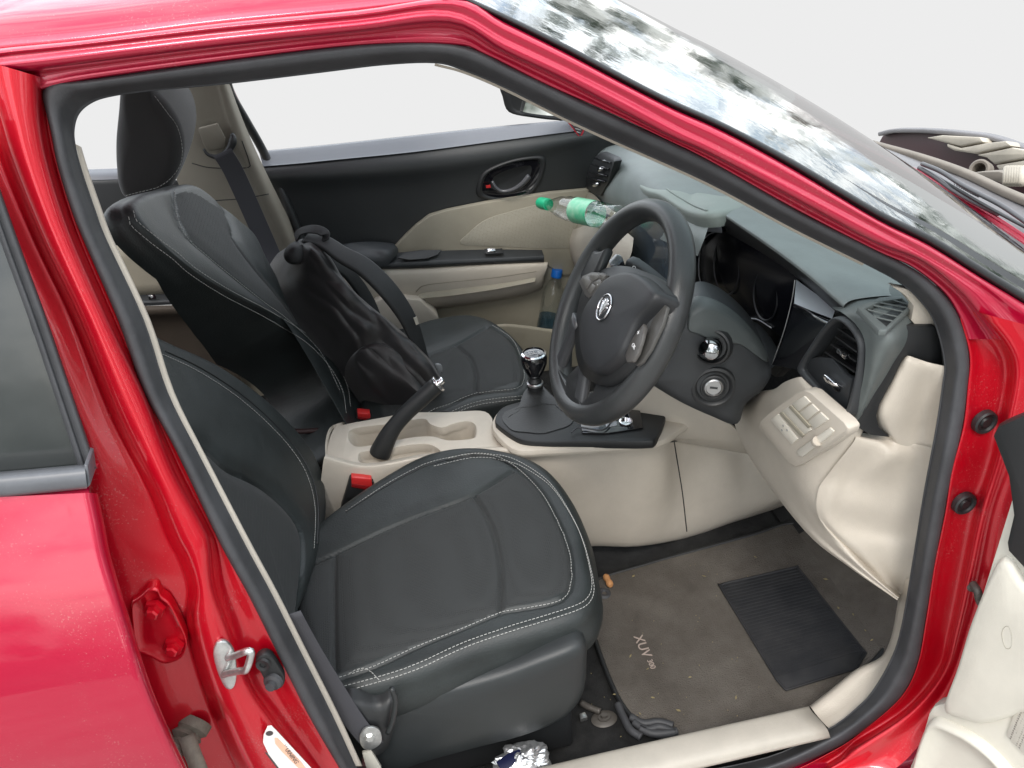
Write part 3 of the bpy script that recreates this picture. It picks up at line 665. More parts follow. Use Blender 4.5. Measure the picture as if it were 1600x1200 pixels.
plate('pull_pocket', YY([(622,404,1.386),(634,395,1.405),(660,392,1.41),(690,392,1.41),(684,399,1.40),(668,405,1.386),(640,407,1.384)]), (0, -.001, .003), BLK, CAR, bevel=0)
plate('window_switch', YY([(757,392,1.405),(785,391,1.405),(787,398,1.39),(759,399,1.39)]), (0, 0, .006), BLK, CAR, bevel=.001)
plate('switch_rocker', YY([(762,393,1.40),(774,392.5,1.40),(775,397,1.392),(763,397.5,1.392)]), (0, 0, .010), CHR, CAR, bevel=.001)
# light bolster under the armrest
b0 = [(500,424),(560,421),(600,420),(650,420),(720,416),(790,412),(850,410),(856,414)]
b1 = [(500,446),(560,444),(600,443),(650,441),(720,436),(790,428),(846,420),(854,420)]
b2 = [(510,470),(570,470),(620,470),(660,468),(720,462),(790,452),(840,440),(850,432)]
b3 = [(520,484),(580,484),(630,484),(670,480),(730,473),(800,462),(842,450),(850,440)]
loft('door_bolster', [YY([(x, y-1, 1.44) for x, y in b0]), YY([(x, y, 1.392) for x, y in b0]), YY([(x, y, 1.382) for x, y in b1]), YY([(x, y, 1.39) for x, y in b2]), YY([(x, y, 1.41) for x, y in b3]), YY([(x, y+4, 1.44) for x, y in b3])], CRM, CAR, matched=5, across=4)
loft('grab_recess', [YY([(x, y, 1.381) for x, y in [(650,455),(662,446),(700,441),(770,434),(838,424)]]), YY([(x, y, 1.388) for x, y in [(648,462),(664,452),(702,446),(772,439),(838,430)]]), YY([(x, y, 1.378) for x, y in [(640,470),(664,466),(704,462),(774,452),(836,440)]])], CRM2, CAR, matched=6, across=4)
# lower door and pocket
l0 = [(500,486),(600,482),(700,474),(800,452),(850,418),(900,410),(960,400)]
l1 = [(500,520),(600,512),(700,500),(800,492),(850,486),(900,480),(960,474)]
l2 = [(500,640),(600,640),(700,640),(800,640),(850,640),(900,640),(960,640)]
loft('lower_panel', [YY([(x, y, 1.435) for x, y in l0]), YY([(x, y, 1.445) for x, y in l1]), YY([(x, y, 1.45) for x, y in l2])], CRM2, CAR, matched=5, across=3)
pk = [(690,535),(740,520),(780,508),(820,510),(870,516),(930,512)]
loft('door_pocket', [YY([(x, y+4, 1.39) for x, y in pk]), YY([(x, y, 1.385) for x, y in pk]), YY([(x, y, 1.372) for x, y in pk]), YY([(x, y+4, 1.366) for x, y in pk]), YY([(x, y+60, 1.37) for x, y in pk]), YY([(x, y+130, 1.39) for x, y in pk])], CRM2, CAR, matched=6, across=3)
plate('pocket_end', YY([(590,470,1.36),(650,468,1.36),(664,476,1.36),(684,505,1.36),(600,540,1.36),(560,520,1.36)]), (0, .05, 0), CRM, CAR, bevel=.008, curve=40)
# window frame on the far side
tube('far_door_seal', YY([(352,120,1.44),(362,150,1.46),(385,190,1.48),(412,238,1.50),(440,300,1.46),(466,362,1.44),(485,420,1.42)]), .011, BLK, CAR, n=40)
tube('far_frame', YY([(350,110,1.52),(366,150,1.54),(388,190,1.56),(412,232,1.58),(418,240,1.585)]), .0065, RED, CAR, n=30)
# door mirror on the far side
plate('quarter_panel', Yp([(903,192),(888,182),(850,160),(900,120),(1000,180),(985,215)], 1.515), (0, .01, 0), LEDGE, CAR, bevel=.002)
mir = Yp([(784,128),(787,150),(793,170),(806,178),(835,183),(870,187),(905,186),(950,150),(900,110),(820,100)], 1.70)
dome('mirror_shell', mir, U(860, 150, y=1.70), [(0, -.2), (0, .0), (.02, .35), (.10, .4), (.13, .1), (.16, 0)], (-.02, -.018, 0), BLK, CAR, n=60)
MIRG = mat('mirror_glass', (.9, .9, .9), .02, 1)
MN = V((-.78, -.57, .24)).normalized(); MO = U(830, 160, y=1.672)
dome('mirror_glass', [UPL(x, y, MO, MN) for x, y in [(797,135),(799,155),(805,170),(815,174),(835,178),(868,181),(900,178),(940,150),(895,118),(825,108)]], UPL(860, 150, MO, MN), [(0, 0), (.5, .0)], (0, -.002, 0), MIRG, CAR, n=50)
WAR = mat('warning_red', (.55, .03, .05), .5); STW = mat('sticker_pale', (.42, .40, .40), .5)
tri = Yp([(886,190),(916,196),(907,217)], 1.455); tc_ = sum(tri, V())/3
plate('warning_triangle', tri, (0, -.0015, 0), WAR, CAR, bevel=0)
plate('triangle_face', [p.lerp(tc_, .3)+V((0, -.0022, 0)) for p in tri], (0, -.0008, 0), mat('sticker_dark', (.08, .07, .075), .5), CAR, bevel=0)
m_ = MB()
for a, b in (((896,196),(908,199)), ((899,201),(908,203.5)), ((901,206),(907,208))):
    v, f = sweep_geo(Yp([a, b], 1.4512), circ(.0016, 4)); m_.add(v, f)
m_.build('triangle_lettering', STW, CAR)
# ------------------------------------------------------------------ far pillar trim, belt, rear of the cabin
PT = mat('pillar_plastic', (.27, .245, .20), .6, bump=.3, bscale=700, var=.06)
pl0 = [(262,118),(272,200),(300,290),(336,330),(390,392),(440,450)]
pl1 = [(330,112),(348,180),(368,240),(395,300),(430,370),(462,440)]
pl2 = [(345,110),(362,165),(384,225),(412,285),(444,350),(478,430)]
pl3 = [(352,110),(371,165),(394,222),(422,282),(455,350),(488,430)]
loft('far_pillar_trim', [YY([(x-20, y, 1.45) for x, y in pl0]), YY([(x, y, 1.44) for x, y in pl0]), YY([(x, y, 1.425) for x, y in mid(pl0, pl1, .5)]), YY([(x, y, 1.42) for x, y in pl1]), YY([(x, y, 1.412) for x, y in mid(pl1, pl2, .4)]), YY([(x, y, 1.415) for x, y in pl2]), YY([(x, y, 1.44) for x, y in pl3])], PT, CAR, matched=6, across=4)
FPT = bvh(COL.objects['far_pillar_trim'] if 'far_pillar_trim' in COL.objects else CAR.children[-1])
gm = MB()
for ln in ([(424,314),(450,311),(476,309)] and [(300,316),(340,313),(380,310),(420,303)], [(300,255),(330,262),(385,262),(390,255),(378,220)]):
    d = drape(pxs(ln, 24), FPT, .0003)
    if len(d) > 2: v, f = sweep_geo([a for a, b in d], circ(.0012, 6)); gm.add(v, f)
gm.build('pillar_gap', BLK, CAR)
plate('belt_height_slider', Yp([(309,201),(340,193),(352,216),(350,232),(326,238),(317,225)], 1.40), (0, .012, 0), PT, CAR, bevel=.004)
# black horn-shaped belt guide
v, f = sweep_geo(YY([(318,233,1.392),(326,242,1.386),(340,245,1.382),(354,238,1.382),(362,226,1.386),(364,214,1.39),(361,209,1.392)]), circ(.0085, 12), n=30, scale=lambda t: .35+1.0*t if t < .85 else 1.2-(t-.85)*4)
mobj('belt_guide', v, f, BLK, CAR)
BW = .048
v, f = sweep_geo(YY([(347,238,1.372),(362,262,1.372),(380,300,1.37),(400,345,1.365),(422,395,1.355),(440,440,1.33),(450,470,1.30)]), rrect(BW, .0016, .0007), up=(0, -1, -.3), n=40)
mobj('seat_belt', v, f, WEB, CAR)
# rear door on the far side
loft('rear_far_door', [YY([(x, y, 1.53) for x, y in [(60,268),(160,266),(260,262)]]), YY([(x, y, 1.49) for x, y in [(60,282),(160,280),(260,276)]]), YY([(x, y, 1.48) for x, y in [(60,300),(160,298),(290,294)]]), YY([(x, y, 1.46) for x, y in [(60,390),(180,386),(330,384)]])], DK2, CAR, n=20)
loft('rear_ledge', [YY([(x, y, 1.53) for x, y in [(60,266),(160,264),(260,260)]]), YY([(x, y, 1.50) for x, y in [(60,274),(160,272),(260,268)]]), YY([(x, y, 1.487) for x, y in [(60,283),(160,281),(260,277)]])], LEDGE, CAR, n=20)
loft('rear_door_insert', [YY([(x, y, 1.455) for x, y in [(60,388),(180,384),(330,380)]]), YY([(x, y, 1.45) for x, y in [(60,470),(220,462),(360,456)]])], CRM2, CAR, n=12, solid=.01)
loft('rear_armrest', [YY([(x, y, 1.45) for x, y in [(150,462),(220,460),(360,454)]]), YY([(x, y, 1.40) for x, y in [(150,472),(220,470),(360,464)]]), YY([(x, y, 1.395) for x, y in [(150,480),(225,478),(360,472)]])], DRK, CAR, n=12)
loft('rear_bolster', [YY([(x, y, 1.395) for x, y in [(150,480),(225,478),(360,474)]]), YY([(x, y, 1.39) for x, y in [(150,492),(225,490),(360,486)]]), YY([(x, y, 1.43) for x, y in [(150,520),(235,520),(370,514)]]), YY([(x, y, 1.44) for x, y in [(150,660),(235,660),(380,650)]])], mat('rear_brown', (.07, .055, .042), .7, var=.2), CAR, n=12)
plate('rear_switch', YY([(232,464,1.40),(244,463,1.40),(245,468,1.395),(233,469,1.395)]), (0, 0, .006), GLS, CAR, bevel=.001)
# rear bench
dome('rear_seat', [V((-1.1, .12, .62)), V((-1.1, 1.42, .62)), V((-.72, 1.42, .62)), V((-.62, 1.2, .62)), V((-.62, .3, .62)), V((-.72, .12, .62))], (-.88, .76, .62), [(0, -3), (0, -.4), (.03, .3), (.1, .8), (.4, 1)], (0, 0, .05), FAB, CAR, n=60)
box('rear_backrest', (-1.16, .1, .6), (-1.02, 1.44, 1.12), FAB, bevel=.03)
# ------------------------------------------------------------------ dashboard
D = []
DTOP = mat('dash_upper_glare', (.20, .222, .218), .5, bump=.3, bscale=600, var=.12, vscale=10)  # glare on the upper dash is put into this lighter base colour
D.append(loft('dash_top', [XX([(1134,340,.60),(1198,384,.60),(1258,429,.60),(1318,481,.60)]), XX([(1135,336,.60),(1200,379,.60),(1260,424,.60),(1320,476,.60)]), XX([(1142,331,.615),(1208,372,.615),(1270,416,.615),(1335,468,.615)]), XX([(1160,322,.66),(1230,362,.66),(1300,405,.66),(1385,462,.66)]), XX([(1200,300,.80),(1290,352,.80),(1370,402,.80),(1440,462,.75)]), XX([(1240,280,.95),(1330,335,.95),(1400,380,.95),(1470,440,.9)])], DTOP, CAR, n=24, across=4))
# underside of the brow
loft('cluster_hood', [XX([(1134,339,.60),(1198,383,.60),(1258,428,.60),(1318,480,.60)]), XX([(1132,350,.615),(1196,392,.615),(1256,436,.615),(1312,486,.615)]), XX([(1110,372,.68),(1180,400,.68),(1240,440,.68),(1300,495,.68)])], BLK, CAR, n=24, across=3)
# cluster lens
LENS = mat('smoked_lens', (.004, .004, .006), .22, spec=.22)
lens = [(1095,384),(1104,370),(1125,362),(1145,362),(1180,388),(1243,436),(1240,470),(1233,540),(1222,520),(1185,492),(1150,494),(1122,480),(1098,452),(1092,430)]
plate('instrument_cluster', X([(1095,384),(1104,370),(1125,360),(1150,362),(1180,385),(1246,434),(1242,470),(1232,520),(1222,528),(1185,500),(1150,497),(1118,480),(1098,452),(1092,430)], .635), (.012, 0, 0), LENS, CAR, bevel=.003, curve=80)
tube('cluster_rim', X([(1135,360),(1112,364),(1098,376),(1093,392),(1092,430),(1100,454),(1120,480),(1148,497),(1180,498),(1205,512)], .6335), .0011, mat('grey_edge', (.5, .5, .54), .3), CAR, n=30)
for cx_, cy_, rr_ in ((1135, 415, .052), (1196, 462, .040)):
    lathe('dial_ring', [(rr_, 0), (rr_+.002, .002), (rr_+.004, 0)], U(cx_, cy_, x=.6345), (-1, 0, .1), mat('dial_grey', (.012, .012, .015), .45), CAR, seg=60, caps=False)
plate('cluster_back', X([(1070,370),(1100,350),(1150,350),(1250,430),(1240,560),(1210,590),(1150,540),(1080,470)], .66), (.02, 0, 0), BLK, CAR, bevel=.004)
loft('cluster_sill', [X([(1148,500),(1178,502),(1203,525),(1222,560)], .64), X([(1144,508),(1172,510),(1196,535),(1206,575)], .61), X([(1150,516),(1168,518),(1190,545),(1200,580)], .60), X([(1150,526),(1166,528),(1186,552),(1196,590)], .63)], DRK, CAR, matched=6, across=3)
# gloss side panel right of the cluster
zl = U(1268, 490, x=.603).z
loft('reflection_ledge', [Z([(1244,437),(1275,459),(1306,481)], zl+.0035), Z([(1242,460),(1272,476),(1303,490)], zl+.003), Z([(1241,474),(1269,486),(1300,498)], zl+.002)], mat('painted_reflection', (.62, .66, .70), .3, .25), CAR, matched=5, across=3)  # sky reflection on the gloss panel, painted as a pale ledge
loft('gloss_panel', [Z([(1243,436),(1275,458),(1307,481)], zl+.002), Z([(1241,462),(1272,478),(1304,492)], zl+.001), Z([(1240,476),(1269,488),(1301,500)], zl), XX([(1239,482,.6025),(1267,494,.6025),(1299,505,.602)]), XX([(1232,505,.60),(1258,518,.60),(1284,524,.60)]), XX([(1220,540,.60),(1242,548,.60),(1264,554,.60)]), XX([(1206,570,.602),(1228,574,.602),(1252,579,.602)])], GLS, CAR, matched=6, across=4)
tube('panel_edge', XX([(1242,438,.598),(1237,470,.602),(1224,520,.605),(1206,570,.608)]), .0007, mat('edge_light', (.3, .3, .3), .3), CAR, n=20)
# vent housing and dash end
va = [(1262,557),(1285,522),(1300,503),(1312,496),(1330,510),(1340,530),(1343,560),(1336,610),(1326,648),(1310,642),(1285,615),(1255,585),(1250,572)]
VO = X([(1255,560),(1280,522),(1298,500),(1310,495),(1326,503),(1342,522),(1348,545),(1344,585),(1334,630),(1326,650),(1312,644),(1282,616),(1252,586),(1248,574)], .585)
VI = X([(1262,560),(1285,525),(1301,506),(1311,502),(1324,510),(1337,527),(1342,548),(1338,585),(1329,622),(1322,640),(1312,636),(1284,610),(1259,583),(1256,574)], .585)
VI2 = [p+V((.03, .006, -.008)) for p in VI]
loft('vent_housing', [[p+V((.02, 0, 0)) for p in VO], VO, [a.lerp(b, .5)+V((-.004, 0, .0)) for a, b in zip(VO, VI)], VI, [p+V((.006, .001, -.002)) for p in VI], [p.lerp(q, .75) for p, q in zip(VI, VI2)]], DRK, CAR, closed=True, matched=5, across=3)
plate('vent_back', [p+V((.035, .01, -.01)) for p in VI], (.01, 0, 0), BLK, CAR, bevel=0)
plate('vent_lower_plate', X([(1262,562),(1276,558),(1300,560),(1318,585),(1331,592),(1324,630),(1321,640),(1312,636),(1284,610),(1259,583),(1256,574)], .592), (.01, 0, 0), DRK, CAR, bevel=.002)
vs = MB()
for a, b in (((1304,527),(1338,551)), ((1297,539),(1336,566)), ((1288,551),(1334,582)), ((1308,514),(1338,535))):
    p, q = X([a, b], .592); w = V((.018, .0, -.006)); t = V((0, 0, .0022))
    vv, ff = plate_geo([p, q, q+w, p+w], t); vs.add(vv, ff)
vs.build('vent_slats', BLK, CAR, smooth=False, bevel=.0008)
plate('vent_tab', X([(1308,544),(1322,555),(1319,562),(1305,550)], .586), (.01, 0, 0), CHR, CAR, bevel=.0015)
dome('vent_thumbwheel', X([(1291,589),(1294,585),(1308,597),(1313,603),(1309,607),(1297,600)], .588), X([(1302,596)], .588)[0], [(0, -.5), (.05, .4), (.3, 1)], (-.008, 0, .004), CHR, CAR, n=30)
plate('thumbwheel_slot', X([(1288,590),(1290,586),(1312,602),(1312,612),(1306,612)], .5905), (.003, 0, 0), GLS, CAR, bevel=0)
de = loft('dash_end', [XX([(1300,480,.63),(1306,484,.60),(1318,490,.59),(1338,508,.588),(1350,530,.587),(1352,560,.587),(1346,605,.59),(1334,640,.592),(1328,656,.60)]),
     XX([(1310,468,.63),(1326,474,.61),(1346,488,.597),(1364,506,.59),(1370,535,.59),(1368,570,.592),(1356,620,.597),(1340,655,.60),(1334,668,.61)]),
     XX([(1330,455,.66),(1350,462,.64),(1372,476,.63),(1392,500,.62),(1398,528,.61),(1386,566,.612),(1368,610,.617),(1350,650,.62),(1338,674,.63)]),
     XX([(1390,440,.72),(1410,452,.70),(1424,470,.69),(1430,495,.67),(1420,535,.66),(1400,575,.66),(1380,620,.66),(1360,655,.66),(1346,680,.66)])], DASH, CAR, matched=5, across=5)
DT = bvh(de)
o, n = planefit([(1380,490),(1400,480),(1365,482),(1385,470)], DT)
cvo = onplane([(1340,480),(1374,464),(1416,461),(1427,478),(1386,516),(1374,515)], o, n, .006)
cvi = onplane([(1352,482),(1376,471),(1410,466),(1421,476),(1385,509)], o, n, .006)
plate('corner_vent', cvo, -n*.008, DASH, CAR, bevel=.0015, holes=[cvi])
plate('corner_vent_back', onplane([(1345,480),(1374,466),(1413,463),(1424,477),(1386,513)], o, n, -.0), -n*.002, BLK, CAR, bevel=0)
vs = MB()
for a, b in (((1360,476),(1412,487)), ((1370,472),(1418,481)), ((1392,468),(1421,477)), ((1356,484),(1402,495)), ((1366,495),(1396,502))):
    v, f = sweep_geo(onplane([a, b], o, n, .0045), rrect(.003, .0016, .0006), up=n); vs.add(v, f)
vs.build('corner_vent_slats', DASH, CAR, smooth=False)
cap = [(1402,507),(1430,510),(1462,510),(1470,535),(1474,571),(1447,566),(1420,556),(1412,560),(1395,595),(1375,632),(1370,650),(1374,668),(1392,684),(1360,680),(1340,668),(1335,655),(1350,605),(1375,567),(1404,530)]
plate('dash_end_cap', YY([(x, y, .088) for x, y in cap]), (0, .02, 0), BLK, CAR, bevel=.002)
# upper pillar trim on the near side (pale)
plate('near_pillar_trim', YY([(x, y, .095) for x, y in [(1395,448),(1420,452),(1452,482),(1466,515),(1462,509),(1430,508),(1424,500),(1428,478),(1415,462)]]), (0, .012, 0), CRM, CAR, bevel=.001)
# passenger side of the dash
DG2 = mat('dash_grain', (.045, .055, .065), .5, bump=.4, bscale=600, var=.1)
loft('passenger_dash', [XX([(900,308,.625),(925,309,.61),(955,326,.60),(990,350,.59),(1040,378,.57),(1090,400,.57)]), XX([(908,290,.615),(930,292,.60),(965,305,.59),(1000,326,.585),(1050,352,.575),(1100,375,.575)]),
     XX([(920,262,.62),(945,262,.61),(985,276,.605),(1020,298,.60),(1070,330,.60),(1110,350,.60)]), XX([(932,236,.645),(955,238,.64),(1000,258,.64),(1040,280,.64),(1090,310,.65),(1130,335,.65)]),
     XX([(945,215,.72),(975,222,.72),(1030,246,.72),(1080,272,.72),(1130,300,.72),(1170,322,.72)]), XX([(960,190,.9),(1010,205,.9),(1080,240,.9),(1140,275,.9),(1190,300,.9),(1230,320,.9)])], DTOP, CAR, matched=5, across=5)
# dark vent on the far end of the dash
fv = XX([(912,284,.60),(920,262,.60),(930,244,.605),(938,238,.605),(958,247,.595),(960,252,.59),(950,285,.59),(938,306,.59),(932,306,.59),(911,292,.60)])
plate('far_vent', fv, (.02, 0, 0), BLK, CAR, bevel=.003)
dome('far_vent_tab', X([(936,262),(941,261),(942,266),(937,268)], .588), X([(939,264)], .588)[0], [(0, 0), (.2, 1)], (-.006, 0, 0), CHR, CAR, n=16)
dome('far_vent_wheel', X([(928,286),(934,285),(935,290),(929,292)], .588), X([(931,288)], .588)[0], [(0, 0), (.2, 1)], (-.006, 0, 0), CHR, CAR, n=16)
vs = MB()
for y0 in (247, 257, 268, 277):
    v, f = sweep_geo(X([(929-(y0-247)*.35, y0), (953-(y0-247)*.25, y0+7)], .587), rrect(.004, .006, .001), up=(1, 0, 0)); vs.add(v, f)
vs.build('far_vent_slats', GLS, CAR)
# centre pod on top of the dash with its tray
pod = [(998,292),(1008,282),(1032,272),(1066,268),(1120,290),(1170,320),(1140,330),(1120,334),(1098,337),(1075,334),(1050,318),(1028,305),(1012,302)]
PODM = mat('pod_plastic', (.26, .29, .27), .55, bump=.3, bscale=800, var=.08)
dome('centre_pod', XX([(998,292,.60),(1008,282,.63),(1032,271,.69),(1066,264,.75),(1120,284,.78),(1170,314,.76),(1165,328,.68),(1135,334,.62),(1110,338,.59),(1090,338,.58),(1072,333,.58),(1050,319,.58),(1028,306,.583),(1010,301,.588)]), U(1085, 302, x=.68), [(0, -2.5), (0, -.6), (.01, .3), (.05, .8), (.3, 1.0), (.6, 1.0)], (-.003, 0, .009), PODM, CAR, n=70)
PT_ = bvh(COL.objects['centre_pod'])
d = drape(pxs([(1068,270),(1030,284),(1036,292),(1060,308),(1085,322),(1105,330)], 40), PT_, .001)
v, f = sweep_geo([a for a, b in d], circ(.0022, 6)); mobj('tray_edge', v, f, PODM, CAR)
# vents under the pod, the white reflection there painted as a pale strip
plate('centre_vent', X([(1075,334),(1098,338),(1118,336),(1130,334),(1140,350),(1130,362),(1104,362),(1090,380),(1076,390),(1062,360)], .625), (.02, 0, 0), GLS, CAR, bevel=.002)
loft('vent_sheen', [X([(1072,336),(1096,340),(1122,336)], .612), X([(1075,345),(1094,352),(1128,358)], .612), X([(1078,352),(1094,360),(1128,364)], .62)], mat('sheen_grey', (.5, .53, .58), .35, bump=.1), CAR, matched=6, across=2)
# touch screen
SCR = mat('touch_screen', (.045, .06, .075), .16, var=.35, vscale=9, coat=.3)
plate('screen_frame', X([(962,420),(975,360),(990,338),(1008,330),(1060,352),(1072,380),(1062,440),(1050,460),(975,432)], .575), (.03, 0, 0), GLS, CAR, bevel=.003, curve=60)
plate('touch_screen', X([(974,418),(984,366),(1000,340),(1012,336),(1048,352),(1056,372),(1046,430),(1034,446),(985,432)], .5725), (.004, 0, 0), SCR, CAR, bevel=.001, curve=60)
# centre stack below
loft('centre_stack', [XX([(930,350,.64),(965,360,.62),(1010,380,.61),(1080,420,.61)]), XX([(925,420,.64),(960,430,.62),(1010,450,.62),(1080,480,.62)]), XX([(900,520,.60),(940,560,.58),(1000,600,.57),(1060,625,.57)]), XX([(890,600,.56),(930,630,.54),(980,640,.52),(1030,650,.52)])], BLK, CAR, matched=4, across=3)
# glove shelf and cream knee bolster on the far side
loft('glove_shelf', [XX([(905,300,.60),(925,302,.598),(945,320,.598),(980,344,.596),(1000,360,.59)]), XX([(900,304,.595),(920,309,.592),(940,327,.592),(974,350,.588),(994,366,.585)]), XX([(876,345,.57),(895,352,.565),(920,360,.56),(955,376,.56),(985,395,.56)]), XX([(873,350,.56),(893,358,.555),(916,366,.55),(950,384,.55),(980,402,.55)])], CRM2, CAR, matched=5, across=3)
plate('shelf_cutout', XX([(906,326,.588),(922,310,.593),(944,330,.591),(968,350,.588),(962,360,.58),(925,352,.58)]), (.0, 0, .0015), DRK, CAR, bevel=0)
loft('glove_box', [XX([(872,348,.56),(893,358,.553),(915,352,.545),(938,346,.545),(965,352,.55),(990,372,.55)]), XX([(874,362,.55),(892,378,.54),(915,378,.53),(940,376,.53),(965,385,.535),(985,400,.54)]), XX([(878,378,.55),(896,400,.54),(918,418,.53),(935,420,.53),(950,430,.53),(965,440,.54)]), XX([(890,400,.56),(905,425,.55),(922,440,.55),(935,450,.55),(945,460,.55),(955,480,.55)]), XX([(900,430,.6),(915,450,.6),(925,470,.6),(935,480,.6),(945,490,.6),(955,500,.6)])], CRM, CAR, matched=5, across=4)
# ------------------------------------------------------------------ driver's lower dash
rowL = [(1213,607,.605),(1180,618,.605),(1150,655,.605),(1178,722,.60),(1258,829,.612),(1326,885,.648),(1402,938,.695)]
row2 = [(1226,597,.585),(1208,640,.575),(1200,690,.575),(1225,750,.582),(1270,824,.605),(1332,882,.645),(1403,936,.692)]
row3 = [(1249,589,.58),(1280,640,.565),(1270,700,.57),(1252,757,.575),(1278,818,.60),(1337,877,.642),(1404,934,.69)]
row4 = [(1262,592,.585),(1320,645,.58),(1345,679,.585),(1287,765,.61),(1284,812,.635),(1342,871,.668),(1405,931,.70)]
r4 = YY([(1262,592,.215),(1320,645,.115),(1345,679,.098),(1287,765,.118),(1284,812,.120),(1342,871,.098),(1405,931,.062)])
LD = loft('lower_dash', [XX([(x, y, z+.06) for x, y, z in rowL]), XX(rowL), XX(row2), XX(row3), r4, [p+V((.012, .04, -.004)) for p in r4]], CRM, CAR, matched=6, across=5)
# side fairing: a raised soft edge, then a shallow hollow towards the seal
yl = [.098, .118, .120, .098, .062]
def frow(px, yy): return [U(x, y, y=q) for (x, y), q in zip(px, yy)]
loft('kick_panel', [frow([(1333,675),(1384,681),(1393,685),(1425,692),(1466,702)], [yl[0]+.03, .10, .095, .085, .06]),
  frow([(1334,679),(1384,686),(1400,692),(1432,700),(1464,708)], [yl[0]+.006, .098, .088, .080, .058]),
  frow([(1334,690),(1372,700),(1392,712),(1430,722),(1461,728)], [yl[0]-.002, .088, .078, .078, .056]),
  frow([(1298,736),(1322,741),(1340,749),(1405,766),(1454,768)], [yl[0]*.5+yl[1]*.5, yl[1]-.010, yl[1]-.013, .5*yl[1]+.026, .056]),
  frow([(1278,768),(1300,774),(1322,782),(1390,800),(1447,800)], [yl[1], yl[1]-.010, yl[1]-.013, .5*yl[1]+.028, .056]),
  frow([(1283,812),(1298,816),(1322,820),(1390,832),(1439,830)], [yl[2], yl[2]-.010, yl[2]-.013, .5*yl[2]+.027, .056]),
  frow([(1340,871),(1350,868),(1366,862),(1402,862),(1431,862)], [yl[3], yl[3]-.010, yl[3]-.014, .072, .056]),
  frow([(1404,934),(1407,930),(1410,926),(1415,920),(1420,915)], [yl[4], .072, .068, .062, .056])], CRM, CAR, n=40, across=6)
loft('kick_panel_upper', [frow([(1410,556),(1420,556),(1432,560),(1450,566),(1476,572)], [.10,.086,.083,.078,.065]), frow([(1404,566),(1414,566),(1430,572),(1450,578),(1476,584)], [.10,.083,.078,.076,.064]),
  frow([(1388,597),(1398,599),(1416,606),(1446,614),(1474,620)], [.10,.084,.080,.082,.062]), frow([(1369,636),(1380,640),(1400,650),(1440,660),(1471,662)], [.10,.085,.082,.086,.060]),
  frow([(1370,660),(1381,663),(1398,674),(1436,682),(1468,684)], [.10,.088,.084,.084,.060]), frow([(1384,686),(1393,689),(1404,696),(1434,704),(1465,706)], [.10,.096,.087,.080,.060])], CRM, CAR, n=30, across=5)
LT = bvh(LD)
o, n = planefit([(1225,670),(1260,650),(1290,680),(1250,700)], LT)
if n.dot(FWD) > 0: n = -n
sw = [(1184,668),(1188,656),(1200,646),(1244,614),(1256,610),(1266,614),(1318,660),(1325,670),(1322,680),(1254,726),(1242,730),(1232,724)]
plate('switch_panel', onplane(sw, o, n, .007), -n*.02, CRM, CAR, bevel=.003)
inner = [(1204,655),(1246,622),(1258,618),(1296,652),(1300,660),(1290,672),(1246,696),(1238,694)]
SWM = mat('switch_cream', (.66, .62, .54), .45)
def swp(name, px, l, t, m, b=.0012): return plate(name, onplane(px, o, n, l), -n*t, m, CAR, bevel=b)
swp('blank_switch', [(1203,656),(1215,647),(1246,686),(1236,695)], .0092, .004, SWM)
swp('coin_slot', [(1217,646),(1221,643),(1256,680),(1252,684)], .0105, .004, CRM2)
swp('blank_switch', [(1222,642),(1234,633),(1268,672),(1256,679)], .0092, .004, SWM)
swp('coin_slot', [(1231,636),(1235,633),(1266,666),(1262,670)], .0112, .003, CRM2)
swp('blank_switch', [(1236,631),(1256,619),(1266,629),(1247,643)], .0092, .004, SWM)
swp('blank_switch', [(1249,645),(1268,631),(1279,642),(1260,657)], .0092, .004, SWM)
swp('blank_switch', [(1262,659),(1281,644),(1294,656),(1272,671)], .0092, .004, SWM)
swp('dimmer_panel', [(1244,704),(1296,668),(1302,674),(1298,680),(1254,714),(1246,712)], .0092, .004, SWM)
lathe('dimmer_wheel', [(0, -.004), (.007, -.004), (.0075, -.002), (.0075, .002), (.007, .004), (0, .004)], UPL(1276, 690, o+n*.0095, n), (UPL(1296, 668, o, n)-UPL(1244, 704, o, n)), CRM, CAR, seg=24)
m_ = MB()
for cx, cy in ((1224,665),(1230,672),(1222,672)):
    q = UPL(cx, cy, o+n*.0096, n); v, f = lathe_geo([(.0016, 0), (.002, .0003), (.0016, .0006)], q, n, 12); m_.add(v, f)
m_.build('switch_symbol', mat('symbol_grey', (.3, .3, .3), .5), CAR)
import numpy as np
